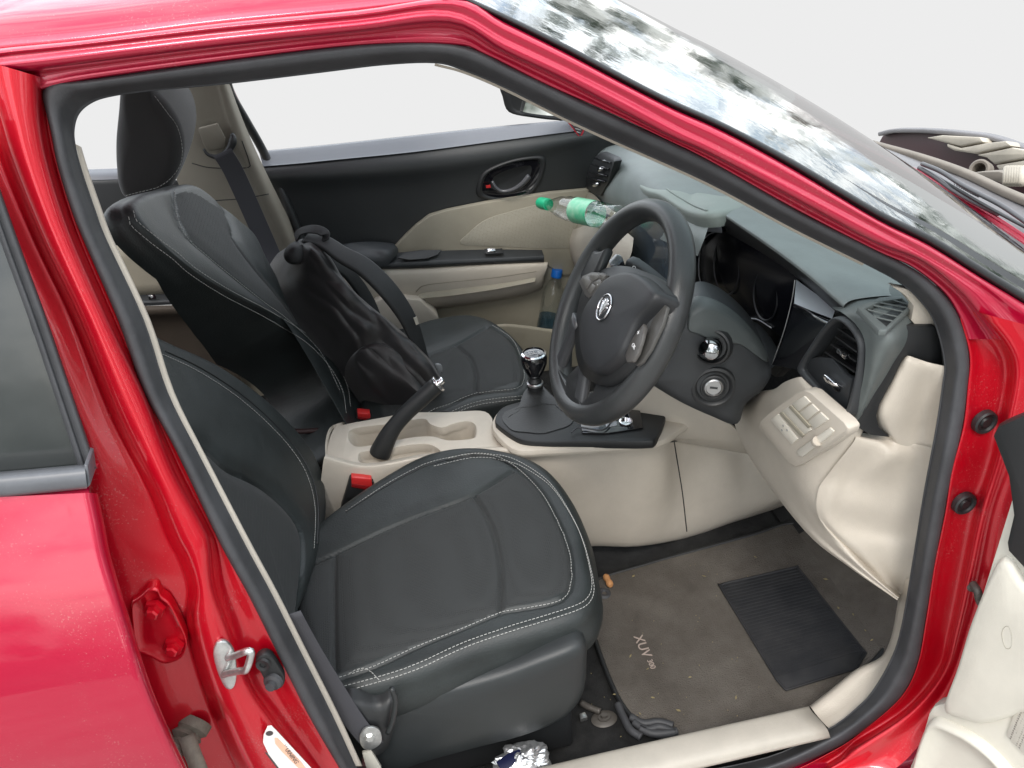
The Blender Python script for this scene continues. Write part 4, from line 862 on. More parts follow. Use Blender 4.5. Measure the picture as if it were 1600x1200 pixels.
def cushion(name, outline, c, n, H, mats, parent, r=.03, bulge=.006, grooves=(), insert=None, crown=0.0, nseg=300, nr=70, gw=.0034, gd=.007, soft=.0045, puff=None, taper=None):
    """an upholstered pad: outline (3D points on its upper plane) at height H over its underside; grooves and insert are lines on that plane"""
    n = V(n).normalized(); c = V(c); e1 = n.orthogonal().normalized(); e2 = n.cross(e1)
    flat = lambda p: ((V(p)-c).dot(e1), (V(p)-c).dot(e2))
    o = np.array([flat(p) for p in smooth(outline, nseg, True)])
    cen = o.mean(0); dist = np.linalg.norm(o-cen, axis=1)
    hf = np.ones(nseg)
    if taper:
        zz = np.array([p.z for p in smooth(outline, nseg, True)]); hf = np.interp(zz, [taper[2], taper[0]], [taper[3], taper[1]])
    rings = []
    for k in range(6):
        f = k/6; rings.append((o+(o-cen)/dist[:, None]*(bulge*math.sin(math.pi*f)), -r-(H-r)*(1-f)*hf))
    for k in range(8):
        a = math.pi/2*k/8; d = r*(1-math.cos(a)); rings.append((cen+(o-cen)*(1-d/dist)[:, None], np.full(nseg, -r+r*math.sin(a))))
    s0 = 1-r/dist
    for k in range(nr):
        t = 1-k/nr; rings.append((cen+(o-cen)*(s0*t)[:, None], np.full(nseg, 0.0)))
    P = np.concatenate([q for q, h in rings]+[cen[None]]); Hh = np.concatenate([h for q, h in rings]+[[0.0]])
    ontop = Hh > -r*.8
    fr = np.clip(1-np.linalg.norm(P-cen, axis=1)/np.concatenate([dist]*len(rings)+[[1]]), 0, 1)
    Hh = Hh+crown*np.sin(np.clip(fr*1.6, 0, 1)*math.pi/2)*ontop
    def pd(poly, Q, closed=False):
        poly = np.array(poly); m = np.full(len(Q), 9.0); k = len(poly) if closed else len(poly)-1
        for i in range(k):
            a, b = poly[i], poly[(i+1) % len(poly)]; ab = b-a; L = ab@ab
            if L < 1e-12: continue
            t = np.clip(((Q-a)@ab)/L, 0, 1); m = np.minimum(m, np.linalg.norm(Q-a-t[:, None]*ab, axis=1))
        return m
    allg = [[flat(p) for p in smooth(gv, 40)] for gv in grooves]
    D = np.full(len(P), 9.0)
    for q in allg: D = np.minimum(D, pd(q, P))
    ins = None
    if insert is not None:
        ins = np.array([flat(p) for p in smooth(insert, 90, True)])
    Hh = Hh-ontop*(gd*np.exp(-(D/gw)**2)+soft*np.exp(-(D/.022)**2))
    if puff: Hh = Hh+ontop*np.array([puff(*q) for q in P])
    # faint unevenness of stuffed cloth
    from mathutils import noise
    Hh = Hh+np.array([noise.noise(V((a*9, b*9, 3)))*.0014+noise.noise(V((a*28, b*28, 1)))*.0004 for a, b in P])
    vs = [c+e1*a+e2*b+n*h for (a, b), h in zip(P.tolist(), Hh.tolist())]
    f = grid_faces(len(rings), nseg, False, True); L = len(vs)-1; b0 = (len(rings)-1)*nseg
    f += [[b0+i, b0+(i+1) % nseg, L] for i in range(nseg)]
    ob = mobj(name, vs, f, mats, parent)
    if ins is not None:
        x, y = P[:, 0], P[:, 1]; inside = np.zeros(len(P), bool); m = len(ins)
        for i in range(m):
            x1, y1 = ins[i]; x2, y2 = ins[(i+1) % m]
            cnd = ((y1 > y) != (y2 > y)) & (x < (x2-x1)*(y-y1)/(y2-y1+1e-12)+x1); inside ^= cnd
        inside &= ontop
        for p in ob.data.polygons:
            if all(inside[v] for v in p.vertices): p.material_index = 1
    return ob
# ------------------------------------------------------------------ driver's seat
zc = .655; up = V((-.04, 0, 1))
o0 = V((0, .35, zc))
def T1(px): return [UPL(x, y, o0, up) for x, y in px]
dc = [(470,1000),(490,1080),(520,1078),(600,1066),(680,1041),(760,1010),(840,986),(900,966),(926,944),(934,915),(930,885),(917,822),(892,768),(854,724),(803,700),(735,691),(668,702),(606,732),(545,772),(494,812),(462,860),(455,940)]
S1 = [(700,716),(735,709),(776,713),(810,732),(847,770),(870,811),(887,852),(893,894),(889,922),(872,939),(819,950),(781,957),(725,980),(650,1010),(585,1040),(530,1058)]
G1 = [(466,892),(476,886),(525,864),(600,830),(675,800),(739,774),(802,735)]
G2 = [(739,774),(757,800),(772,834),(781,875),(784,915),(782,955)]
G3 = [(523,866),(522,920),(522,980),(523,1046)]
S2 = [(540,800),(596,762),(640,737),(675,722),(735,709),(776,711),(810,721),(855,751),(885,792),(907,837),(920,885),(924,917),(915,937),(890,950),(840,966),(800,978),(725,1004),(650,1038),(590,1058),(530,1074)]
dseat = cushion('driver_seat', T1(dc), o0, up, .085, [LTH, FAB], CAR, r=.028, grooves=[T1(G1), T1(G2), T1(G3), T1(S1)], crown=.006,
    insert=T1([(470,893),(525,866),(600,832),(675,802),(739,776),(802,737),(847,772),(887,854),(893,894),(885,925),(781,955),(650,1008),(523,1050),(470,1060)]))
BV = bvh(dseat); sm = MB()
stitches(sm, S1, BV, 90); stitches(sm, S2, BV, 140); stitches(sm, [(x+3, y+7) for x, y in S2][3:], BV, 140)
stitches(sm, [(545,1052),(570,1044),(590,1060)], BV, 20)
# piping line
d = drape(pxs([(540,800),(596,764),(640,740),(675,725),(735,713),(776,717),(806,730)], 50), BV, .0004)
v, f = sweep_geo([a for a, b in d], circ(.0015, 6)); mobj('piping', v, f, BLK, dseat)
sm.build('stitching', THR, dseat, smooth=False)
# backrest
bn = V((math.cos(R(26)), 0, math.sin(R(26)))); ob_ = V((-.185, .4, .665))
def T2(px): return [UPL(x, y, ob_, bn) for x, y in px]
dbp = [(150,420),(195,470),(230,505),(265,524),(308,543),(350,566),(392,596),(434,632),(470,670),(497,708),(513,750),(518,798),(513,850),(495,915),(470,1000),(480,1060),(440,1050),(400,980),(330,840),(230,640),(180,520),(140,420)]
G4 = [(290,690),(322,702),(356,732),(409,759),(450,796),(472,830),(477,870),(474,930),(470,1010)]
dback = cushion('driver_backrest', T2(dbp), ob_, bn, .12, [LTH, FAB], dseat, taper=(1.15, .4, .85, 1), r=.032, grooves=[T2(G4)], crown=.004, nseg=260, nr=60, soft=.008, insert=T2([(200,560),(290,692),(322,704),(356,734),(409,761),(450,798),(472,832),(476,870),(473,930),(468,1030),(400,1000),(300,800),(180,600)]))
BV2 = bvh(dback); sm = MB()
pip = [(258,549),(300,568),(340,591),(380,619),(420,654),(454,690),(478,725),(492,762),(497,800),(495,850)]
stitches(sm, [(x-5, y+5) for x, y in pip], BV2, 100); sm.build('backrest_stitching', THR, dback, smooth=False)
d = drape(pxs(pip, 60), BV2, .0004)
v, f = sweep_geo([a for a, b in d], circ(.0016, 6)); mobj('backrest_piping', v, f, BLK, dback)
# plastic side shield, base, recliner
shp = [(500,1100),(520,1085),(560,1086),(620,1080),(700,1066),(780,1044),(850,1018),(900,1002),(917,1006),(918,1040),(914,1078),(890,1112),(830,1140),(740,1164),(660,1186),(600,1204),(540,1190),(510,1150)]
sh = YY([(x, y, .10) for x, y in shp]); SHM = mat('shield_plastic', (.020, .023, .024), .42, bump=.25, bscale=800, var=.1)
dome('seat_side_shield', sh, U(720, 1110, y=.10), [(0, -2.6), (0, -.4), (.02, .2), (.06, .6), (.13, .85), (.5, 1.0)], (0, -.016, 0), SHM, dseat, n=90)
box('seat_base', (-.22, .13, .33), (.2, .56, .575), BLK, dseat, bevel=.01)
dome('recliner_cover', YY([(x, y, .082) for x, y in [(538,1092),(560,1086),(590,1090),(612,1080),(618,1100),(612,1140),(598,1165),(575,1168),(555,1140)]]), U(582, 1125, y=.082), [(0, -.6), (0, .4), (.08, .8), (.4, 1)], (0, -.02, 0), BLK, dseat, n=40)
tube('recliner_lever', YY([(612,1075,.058),(618,1095,.056),(614,1125,.055),(606,1145,.056)]), .004, SHM, dseat, n=20)
# lower belt run along the pillar and its anchor
v, f = sweep_geo(YY([(452,960,.052),(480,1010,.055),(520,1075,.058),(556,1130,.058),(585,1165,.058)]), rrect(.03, .0025, .001), up=(0, -1, 0), n=30); mobj('driver_belt', v, f, WEB, CAR)
plate('belt_anchor', YY([(572,1138,.052),(592,1140,.052),(596,1160,.052),(580,1172,.052),(566,1168,.052),(562,1152,.052)]), (0, .004, 0), STL, CAR, bevel=.001, curve=30)
lathe('anchor_bolt', [(0, .004), (.006, .004), (.008, .002), (.008, 0)], U(578, 1152, y=.052), (0, -1, .1), STL, CAR, seg=6)
plate('lower_anchor_plate', YY([(566,1178,.06),(580,1174,.06),(596,1200,.06),(590,1215,.06),(575,1210,.06)]), (0, .006, 0), mat('pale_plate', (.5, .48, .42), .5), CAR, bevel=.001)
# buckles
RB = mat('red_button', (.62, .03, .03), .35, coat=.3)
def buckle(px0, y, k=1.0):
    a = [(-29, -6), (-4, -12), (8, -9), (10, 10), (4, 42), (-12, 48), (-36, 40), (-38, 20)]
    q = YY([(px0[0]+dx*k, px0[1]+dy*k, y) for dx, dy in [(-17,-10),(20,-4),(18,16),(8,48),(0,50),(-32,42),(-30,32)]])
    b = plate('buckle', q, (0, .024, 0), BLK, CAR, bevel=.003)
    t = YY([(px0[0]+dx*k, px0[1]+dy*k, y-.0015) for dx, dy in [(-15,-11),(17,-8),(18,9),(-15,3)]])
    c_ = plate('release_button', t, (0, .02, .0), RB, b, bevel=.0015)
    plate('button_lip', YY([(px0[0]+dx*k, px0[1]+dy*k, y-.0028) for dx, dy in [(-14,-1),(14,3),(17,10),(-15,4)]]), (0, .003, 0), mat('button_dark', (.25, .01, .012), .4), b, bevel=.0005)
    return b
buckle((564, 757), .585)
box('buckle_strap', (-.135, .585, .45), (-.115, .60, .60), BLK)
buckle((568, 652), .845, .62)
# ------------------------------------------------------------------ passenger seat
zp = .60; o3 = V((0, 1.05, zp)); up3 = V((-.05, 0, 1))
def T3(px): return [UPL(x, y, o3, up3) for x, y in px]
pc = [(560,665),(600,672),(650,658),(690,647),(740,631),(790,622),(822,612),(831,590),(826,554),(806,522),(774,498),(736,487),(698,490),(656,500),(622,518),(590,560),(565,600)]
P1 = [(610,672),(645,660),(675,641),(705,630),(735,617),(770,611),(806,607),(818,594),(816,567),(802,532),(769,508)]
P2 = [(712,539),(735,560),(744,586),(744,613)]; P3 = [(600,588),(658,560),(712,539),(761,511)]
pseat = cushion('passenger_seat', T3(pc), o3, up3, .09, [LTH, FAB], CAR, r=.028, grooves=[T3(P1), T3(P2), T3(P3)], crown=.006, nseg=240, nr=55,
    insert=T3([(600,590),(658,562),(712,541),(761,513),(790,526),(812,560),(816,592),(770,609),(705,628),(645,655),(600,660)]))
BV3 = bvh(pseat); sm = MB()
stitches(sm, P1, BV3, 90, L=.005); stitches(sm, [(660,668),(705,648),(750,632),(820,623)], BV3, 60, L=.005); stitches(sm, [(655,663),(705,643),(750,627),(820,618)], BV3, 60, L=.005)
sm.build('cushion_stitching', THR, pseat, smooth=False)
box('passenger_seat_base', (-.22, .9, .33), (.2, 1.36, .53), BLK, pseat, bevel=.01)
pn = V((math.cos(R(23)), 0, math.sin(R(23)))); o4 = V((-.165, .85, .75))
def T4(px): return [UPL(x, y, o4, pn) for x, y in px]
pb = [(203,322),(222,300),(262,290),(302,283),(338,308),(372,338),(396,360),(412,392),(432,430),(455,480),(500,545),(560,610),(590,670),(560,690),(548,672),(545,640),(538,605),(515,565),(480,530),(420,492),(350,455),(300,423),(240,372)]
P5 = [(272,300),(273,315),(277,342),(292,372),(325,402),(362,432),(412,472),(450,500),(500,550),(530,610)]
P6 = [(352,330),(361,355),(364,376),(395,420),(425,455),(470,510)]
pback = cushion('passenger_backrest', T4(pb), o4, pn, .17, [LTH, FAB], pseat, taper=(1.10, .22, .84, 1), r=.02, bulge=.008, grooves=[T4(P5), T4(P6)], crown=.006, nseg=280, nr=60, soft=.005, gd=.003,
    insert=T4([(274,303),(275,315),(279,342),(294,372),(327,402),(364,432),(414,472),(455,505),(470,505),(425,450),(395,415),(364,372),(352,332),(330,318),(300,300)]))
BV4 = bvh(pback); sm = MB()
W5 = [(204,335),(210,350),(240,376),(272,400),(300,424),(350,456),(420,493),(480,531),(515,566),(537,605),(543,640)]
stitches(sm, P5, BV4, 110, L=.005); stitches(sm, [(x+4, y-5) for x, y in W5], BV4, 110, L=.005); stitches(sm, [(x-3, y+4) for x, y in W5], BV4, 110, L=.005)
sm.build('side_stitching', THR, pback, smooth=False)
# headrest: shaped in profile, its side towards the camera
o5 = V((-.37, 1.02, 1.2))
HB = mat('headrest_fabric', (.022, .021, .021), .85, sheen=.2, bump=.5, bscale=1000)
hp = [(188,125),(182,180),(178,225),(179,266),(184,300),(198,316),(236,314),(264,300),(280,268),(287,235),(281,200),(264,170),(245,148),(232,120),(205,110)]
def T5(px): return [UPL(x, y, o5, (0, -1, 0)) for x, y in px]
head = cushion('headrest', T5(hp), o5, (0, -1, 0), .24, [HB], pseat, r=.03, bulge=.004, crown=.006, nseg=160, nr=40)
BV5 = bvh(head); sm = MB()
stitches(sm, [(241,150),(260,175),(277,200),(284,235),(277,264),(250,290),(200,304)], BV5, 80, L=.005); sm.build('headrest_stitching', THR, head, smooth=False)
tube('headrest_post', YY([(235,296,1.08),(240,330,1.08)]), .006, CHR, pseat); 
# recliner trim between seat and tunnel
dome('passenger_recliner', YY([(470,690,.86),(478,682,.86),(520,682,.86),(530,700,.86),(525,740,.86),(480,740,.86)]), U(500, 710, y=.86), [(0, -3), (0, .3), (.1, .8), (.5, 1)], (0, -.01, 0), SHM, CAR, n=40)
tube('recliner_bar', YY([(445,672,.87),(470,674,.865),(500,672,.86),(540,668,.86)]), .006, mat('maroon_black', (.03, .012, .012), .5), CAR, n=20)
# ------------------------------------------------------------------ steering wheel
WT = R(30); WC = V((.352, .38, 1.031)); WN = V((math.cos(WT), 0, -math.sin(WT))); WA = V((0, 1, 0)); WB = V((math.sin(WT), 0, math.cos(WT)))
def wp(a, b, d=0): return WC+WA*a+WB*b-WN*d
WLT = mat('wheel_grip', (.035, .037, .038), .34, bump=.5, bscale=520, var=.15, bdist=.0006)
rim = [wp(.166*math.cos(t), .166*math.sin(t)) for t in [2*math.pi*i/120 for i in range(120)]]
v, f = [], []
for i, t in enumerate([2*math.pi*i/120 for i in range(120)]):
    rad = WA*math.cos(t)+WB*math.sin(t)
    for j in range(16):
        q = 2*math.pi*j/16; v.append(rim[i]+rad*(.0168*math.cos(q))-WN*(.0205*math.sin(q)))
wheel = mobj('steering_wheel', v, grid_faces(120, 16, True, True), WLT, CAR)
def T6(px, d=.045): return [UPL(x, y, wp(0, 0, d), WN) for x, y in px]
hubc = T6([(965,500)])[0]
pad = [(931,459),(945,440),(962,429),(988,425),(1008,434),(1026,452),(1029,463),(1022,474),(1000,500),(986,528),(972,556),(944,580),(927,582),(912,562),(907,521),(914,486)]
PADM = mat('airbag_cover', (.019, .020, .022), .5, bump=.3, bscale=700)
PD = dome('airbag_pad', T6(pad), hubc, [(0, -4), (0, -.6), (.012, .2), (.04, .6), (.10, .9), (.4, 1.1), (.8, 1.3)], -WN*.008, PADM, wheel, n=90)
# carrier behind the pad and spokes
dome('hub_carrier', T6([(918,440),(950,418),(990,418),(1030,440),(1040,466),(1020,500),(1000,545),(975,580),(935,600),(905,575),(898,520),(905,470)], .03), hubc, [(0, -2), (0, 0), (.5, .1)], -WN*.012, BLK, wheel, n=60)
def spoke(a0, b0, a1, b1, w0, w1, d0=.028, d1=.002, m=BLK, name='spoke', th=.016):
    p0, p1 = wp(a0, b0, d0), wp(a1, b1, d1); dd = (p1-p0).normalized(); s = dd.cross(WN).normalized(); v = []; N_ = 10
    for i in range(N_+1):
        t = i/N_; w = w0+(w1-w0)*t-.25*min(w0, w1)*math.sin(math.pi*t); p = p0.lerp(p1, t)
        for a, b in rrect(w, th, th*.4): v.append(p+s*a-WN*b)
    m_ = len(rrect(w, th, th*.4)); f = grid_faces(N_+1, m_, False, True)+[list(range(m_)), [len(v)-m_+i for i in range(m_)]]
    return mobj(name, v, f, m, wheel)
spoke(.06, .03, .160, .012, .085, .055); spoke(-.04, .03, -.160, .012, .085, .055)
spoke(.045, -.05, .07, -.150, .035, .032, m=mat('spoke_grey', (.05, .052, .056), .35)); spoke(-.03, -.05, -.06, -.152, .035, .032, m=MATS['spoke_grey'])
spoke(.0, -.145, .0, -.160, .12, .11, .006, .004, WLT)
plate('lower_spoke_panel', T6([(903,570),(935,586),(965,572),(978,592),(955,636),(905,652),(882,625),(884,590)], .014), WN*.01, BLK, wheel, bevel=.002, holes=[T6([(902,602),(914,586),(934,592),(926,612),(906,632)], .014)])
plate('spoke_trim', T6([(1026,468),(1034,471),(1042,480),(1034,508),(1016,545),(1002,566),(994,572),(990,566),(1004,534),(1009,512),(1006,503),(1017,486)], .030), WN*.006, mat('spoke_satin', (.07, .068, .064), .4), wheel, bevel=.0015)
BTN = mat('button_grey', (.085, .08, .075), .35, var=.1)
def btn(name, px, d=.047, m=BTN, t=.006, b=.0015, c=0): return plate(name, T6(px, d), WN*t, m, wheel, bevel=b, curve=c)
bl1 = btn('button_pod', [(904,440),(910,431),(924,425),(942,426),(949,430),(942,442),(930,459),(920,466),(914,462),(909,452)])
for s in ([(908,436),(918,431),(924,440),(916,452)], [(920,430),(933,428),(938,432),(926,440)], [(935,428),(947,430),(941,438),(937,437)], [(918,454),(925,443),(931,447),(922,460)], [(927,441),(938,436),(940,441),(932,452)]):
    btn('wheel_button', s, .0485, mat('button_face', (.12, .112, .10), .3), .003, .0008)
btn('button_pod', [(1005,505),(1007,512),(1003,530),(996,552),(988,565),(979,566),(976,556),(982,538),(993,520)], .043)
text('button_mark', '+', T6([(997,520)], .0495)[0], -WA, -WN, .012, WHT, wheel, .0002)
text('button_mark', 'OK', T6([(990,541)], .0495)[0], -WA, -WN, .008, WHT, wheel, .0002)
text('button_mark', '-', T6([(934,444)], .0525)[0], -WA, -WN, .010, WHT, wheel, .0002)
# emblem: an oval ring with a road that splits into fanned ridges
BVp = bvh(PD); ec, en = planefit([(940,480),(950,480),(945,475),(945,488)], BVp)
if en.dot(FWD) > 0: en = -en
exx = (-WA-en*(-WA).dot(en)).normalized(); eyy = en.cross(exx)
def ep(a, b, l=.0): return ec+exx*a+eyy*b+en*(.0015+l)
EA, EB = .0205, .0195
lathe_ = None
dome('emblem_base', [ep(EA*math.cos(t), EB*math.sin(t), -.001) for t in [2*math.pi*i/24 for i in range(24)]], ep(0, 0), [(0, 0), (.1, 1)], en*.001, BLK, wheel, n=48)
v, f = sweep_geo([ep(EA*math.cos(t), EB*math.sin(t)) for t in [2*math.pi*i/48 for i in range(48)]], circ(.0016, 8), closed=True); em = mobj('emblem_ring', v, f, CHR, wheel)
mb = MB()
for sx in (-1, 1):
    for k, (tx, ty, bx) in enumerate(((.0015, .0135, .0008), (.0078, .0105, .0025), (.0125, .0045, .0045))):
        pts = [ep(sx*bx, -.0155+.002*k), ep(sx*(bx+.001+.0012*k), -.004+.001*k), ep(sx*(tx*.75+.0005), ty*.55+.001), ep(sx*tx, ty)]
        v, f = sweep_geo(pts, circ(.0017, 6), n=14, scale=lambda t: .45+.75*t); mb.add(v, f)
mb.build('emblem_ridges', CHR, wheel)
# ------------------------------------------------------------------ steering column
col = [(1078,470),(1098,462),(1130,474),(1165,503),(1193,540),(1207,578),(1194,606),(1166,630),(1152,662),(1110,648),(1060,625),(1018,600),(1000,585),(1018,560),(1035,520),(1055,490)]
CO = dome('column_shroud', YY([(x, y, .345) for x, y in col]), U(1110, 580, y=.345), [(0, -4), (0, -1), (.03, .3), (.1, .85), (.3, 1.1), (.7, 1.2)], V((-.012, -.03, .010)), DRK, CAR, n=80)
BC = bvh(CO)
# pale upper cover by the wheel
UCM = mat('column_grey', (.07, .08, .08), .45, bump=.3, bscale=800)
skin('column_cover', [(1082,470),(1100,466),(1130,478),(1163,505),(1190,540),(1200,566),(1182,556),(1156,538),(1130,534),(1106,528),(1088,520),(1074,512)], (1125,506), BC, .004, UCM, CAR, n=70)
def look(c): return (CP-c).normalized()
d = drape([(1114, 603)], BC, 0)[0]; c, nn = d; nn = (nn*.5+V((-.45, -.85, .3)).normalized()*.5).normalized()
lathe('ignition_ring', [(.036, -.01), (.034, .003), (.030, .0045), (.0265, .002), (.025, -.002), (.0215, -.002), (.0205, .002), (.018, .003), (.0165, .001), (.0, .001)], c+nn*.005, nn, BLK, CAR, seg=48)
lathe('ignition_lock', [(.0145, -.002), (.0145, .0035), (.0125, .0045), (.0115, .0025), (0, .0025)], c+nn*.005, nn, mat('lock_metal', (.42, .42, .42), .3, 1), CAR, seg=40)
kxx = nn.cross(V((0, 0, 1))).normalized(); kyy = nn.cross(kxx)
v, f = sweep_geo([c+nn*.0078-kxx*.006+kyy*.001, c+nn*.0078+kxx*.006-kyy*.001], rrect(.0035, .001, .0004), up=nn); mobj('key_slot', v, f, GLS, CAR, smooth=False)
BC2 = bvh(CO, COL.objects['column_cover'])
c, nn = drape([(1113, 541)], BC2, 0)[0]; nn = V((-.55, -.78, .32)).normalized(); c = U(1114, 541, y=c.y)+nn*.006
lathe('stalk_collar', [(.030, -.01), (.0275, .003), (.0245, .005), (.0225, .001), (.0205, -.004), (0, -.004)], c, nn, BLK, CAR, seg=40)
lathe('stalk_end', [(.0, -.006), (.0165, -.006), (.0175, .006), (.0175, .018), (.0155, .027), (.010, .032), (0, .0335)], c, nn, mat('dark_chrome', (.35, .36, .37), .12, 1), CAR, seg=40)
# far stalk seen through the wheel
lv = YY([(1040,448,.50),(1018,430,.52),(998,415,.54),(984,409,.555)])
v, f = sweep_geo(lv, rrect(.024, .014, .006), n=20, scale=lambda t: 1.0 if t < .8 else 1.15-.3*(t-.8)); mobj('wiper_stalk', v, f, DRK, CAR)
plate('stalk_tip', YY([(953,412,.55),(965,400,.56),(972,401,.56),(978,416,.55),(970,424,.54),(955,418,.54)]), (0, .01, 0), GLS, CAR, bevel=.002)
for s, p in (('O', (990,419)), ('=', (1002,428)), ('o', (1020,439))):
    text('stalk_mark', s, U(p[0], p[1], y=.515), (-.2, -.95, 0), (-.6, -.5, .6), .010, WHT, CAR, .0002)
from mathutils import noise
# ------------------------------------------------------------------ floor mat
mo = [(922,912),(1010,882),(1100,857),(1180,835),(1240,818),(1300,840),(1372,868),(1412,925),(1398,985),(1368,1030),(1320,1078),(1262,1110),(1160,1135),(1060,1156),(1010,1140),(975,1105),(952,1060),(930,1000),(915,955)]
MT = .318
mat_ = dome('floor_mat', Z(mo, MT), U(1150, 985, z=MT), [(0, -1), (0, 0), (.012, .6), (.03, .8), (.5, .8)], (0, 0, .006), MATC, None, n=120)
tag(mat_, 'brown carpet mat with a ribbed black heel pad on the driver footwell floor', 'floor mat')
me = MB(); e = smooth(Z(mo, MT+.003), 160, True); v, f = sweep_geo(e, circ(.0045, 8), closed=True); mobj('mat_binding', v, f, BLK, mat_)
hp_ = Z([(1124,914),(1246,886),(1352,1020),(1338,1044),(1228,1078),(1214,1062)], MT+.0075)
HPM = mat('heel_rubber', (.010, .011, .014), .65, var=.3, vscale=14, col2=(.026, .026, .028))
plate('heel_pad', hp_, (0, 0, -.003), HPM, mat_, bevel=.001)
v, f = sweep_geo(smooth([p.lerp(q, t) for p, q in zip(hp_, hp_[1:]+hp_[:1]) for t in (.03, .5, .97)], 120, True), circ(.0028, 6), closed=True); mobj('heel_pad_rim', v, f, HPM, mat_)
mb = MB(); A, B, C_, D_ = hp_[0], hp_[1], hp_[2], hp_[5]
for i in range(1, 30):
    t = i/30; v, f = sweep_geo([A.lerp(D_, t)+V((.002, 0, 0)), B.lerp(C_, t)], rrect(.0028, .002, .0006), up=(0, 0, 1)); mb.add(v, f)
mb.build('heel_ribs', HPM, mat_, smooth=False)
LET = mat('mat_lettering', (.38, .31, .27), .8)
a, b = Z([(1001,1004),(1015,1034)], MT+.0065); xd = b-a; 
text('mat_lettering', 'XUV', a+xd*.18, xd, (0, 0, 1), .027, LET, mat_, .0006)
text('mat_lettering', '300', a+xd*1.12+V((.001, 0, 0)), xd, (0, 0, 1), .015, LET, mat_, .0006)
lathe('mat_clip', [(.004, .001), (.006, .004), (.011, .005), (.0155, .002), (.016, 0)], U(944, 928, z=MT+.003), (.1, 0, 1), RUB, mat_, seg=30)
# seat rail bolt, trim end and strap on the carpet
lathe('rail_foot', [(.0, .012), (.006, .012), (.0065, .006), (.011, .006), (.012, .003), (.02, .002), (.024, 0)], U(944, 1123, z=.31), (0, 0, 1), mat('dusty_metal', (.10, .09, .08), .5, .3, bump=.5, bscale=120), CAR, seg=24, sy=.75)
tube('rail_bracket', Z([(908,1098),(918,1104),(928,1108),(938,1112)], .318), .006, MATS['dusty_metal'], CAR, n=12)
plate('rail_end', Z([(905,1115),(914,1112),(918,1120),(907,1123)], .32), (0, 0, -.01), STL, CAR, bevel=.001)
rng = random.Random(3)
for nm, px in (('floor_loom', [(985,1120),(1005,1130),(1030,1128),(1052,1134)]), ('floor_loom', [(990,1128),(1010,1140),(1032,1136),(1056,1145)]), ('floor_loom', [(1000,1138),(1020,1146),(1045,1145),(1058,1142)]), ('floor_loom', [(965,1100),(975,1122),(985,1140),(1002,1152)])):
    tube(nm, Z(px, .335), .007, RUB, CAR, n=30)
# foil packet by the sill
foil = mat('crumpled_foil', (.72, .73, .74), .28, .85)
v = []; nu, nv = 40, 30; c0 = U(815, 1192, z=.40)
for i in range(nu):
    for j in range(nv):
        a = 2*math.pi*i/nu; t = math.pi*(j+.5)/nv; q = V((math.sin(t)*math.cos(a)*.042, math.sin(t)*math.sin(a)*.03, math.cos(t)*.024))
        k = 1+.35*noise.noise(q*60)+.22*abs(noise.noise(q*130)); v.append(c0+q*k)
fo = mobj('foil_packet', v, grid_faces(nu, nv, True, False), foil, None, smooth=False)
tag(fo, 'crumpled silver foil packet on the floor beside the driver seat at the sill', 'packet')
fw = plate('foil_label', Z([(775,1190),(795,1176),(812,1170),(815,1180),(800,1195),(785,1205)], .425), (0, 0, -.004), mat('navy_print', (.01, .012, .04), .3), fo, bevel=.001)
# groundnut
q = U(950, 907, z=.332); xa = (U(955, 916, z=.332)-U(946, 899, z=.332)).normalized()
nut = lathe('groundnut', [(0, -.0175), (.004, -.0165), (.0068, -.0125), (.0075, -.008), (.0064, -.002), (.0062, .002), (.0076, .008), (.007, .013), (.0045, .0165), (0, .018)], q, xa, mat('nut_shell', (.52, .25, .10), .7, bump=1, bscale=300, bdist=.002), None, seg=20)
tag(nut, 'single tan groundnut on the carpet edge in front of the driver seat', 'nut')
# crumbs and leaf bits
mb = MB(); LM = mat('leaf_crumbs', (.27, .22, .11), .8, var=.3)
spots = [(1012,985+60),(985,1025),(1000,1115),(1078,1058),(1343,925),(1355,918),(1310,950),(1352,985),(1362,1000),(1333,960),(1395,965),(1100,900),(990,900),(960,1085),(1340,880),(1180,870),(1020,1090),(1060,1110),(1150,1090),(1290,905)]
for x, y in spots:
    q = U(x, y, z=MT+.009); s = rng.uniform(.0018, .0036); a = rng.uniform(0, 6.28); d1 = V((math.cos(a), math.sin(a), rng.uniform(-.2, .3)))*s*1.5; d2 = V((-math.sin(a), math.cos(a), .2))*s*.6
    vv, ff = plate_geo([q-d1, q-d2, q+d1, q+d2*1.1], (0, 0, .0006)); mb.add(vv, ff)
for i in range(120):
    x, y = rng.uniform(640, 1400), rng.uniform(880, 1165)
    q = U(x, y, z=.3115 if x < 960 and y > 1080 else MT+.0065)
    if not (.2 < q.x < .78 and .12 < q.y < .55): continue
    vv, ff = box_geo(q, *[rng.uniform(.0006, .0018) for _ in range(3)]); mb.add(vv, ff)
cr_ = mb.build('crumbs', LM, None, smooth=False); tag(cr_, 'dry leaf bits and crumbs scattered over the driver mat', 'crumbs', kind='stuff')
# charging cable looping from the console tray
cb = tube('cable', YY([(648,672,.80),(672,648,.80),(700,643,.79),(722,655,.77),(734,680,.75),(738,694,.73)]), .0022, RUB, None, n=50); tag(cb, 'thin black cable looping out of the console cup holder', 'cable')
cb2 = tube('cable', Z([(893,676),(905,668),(940,672),(955,660),(968,645)], ztt+.022), .0016, RUB, None, n=40); tag(cb2, 'thin black cable lying over the sockets ahead of the gear lever', 'cable')
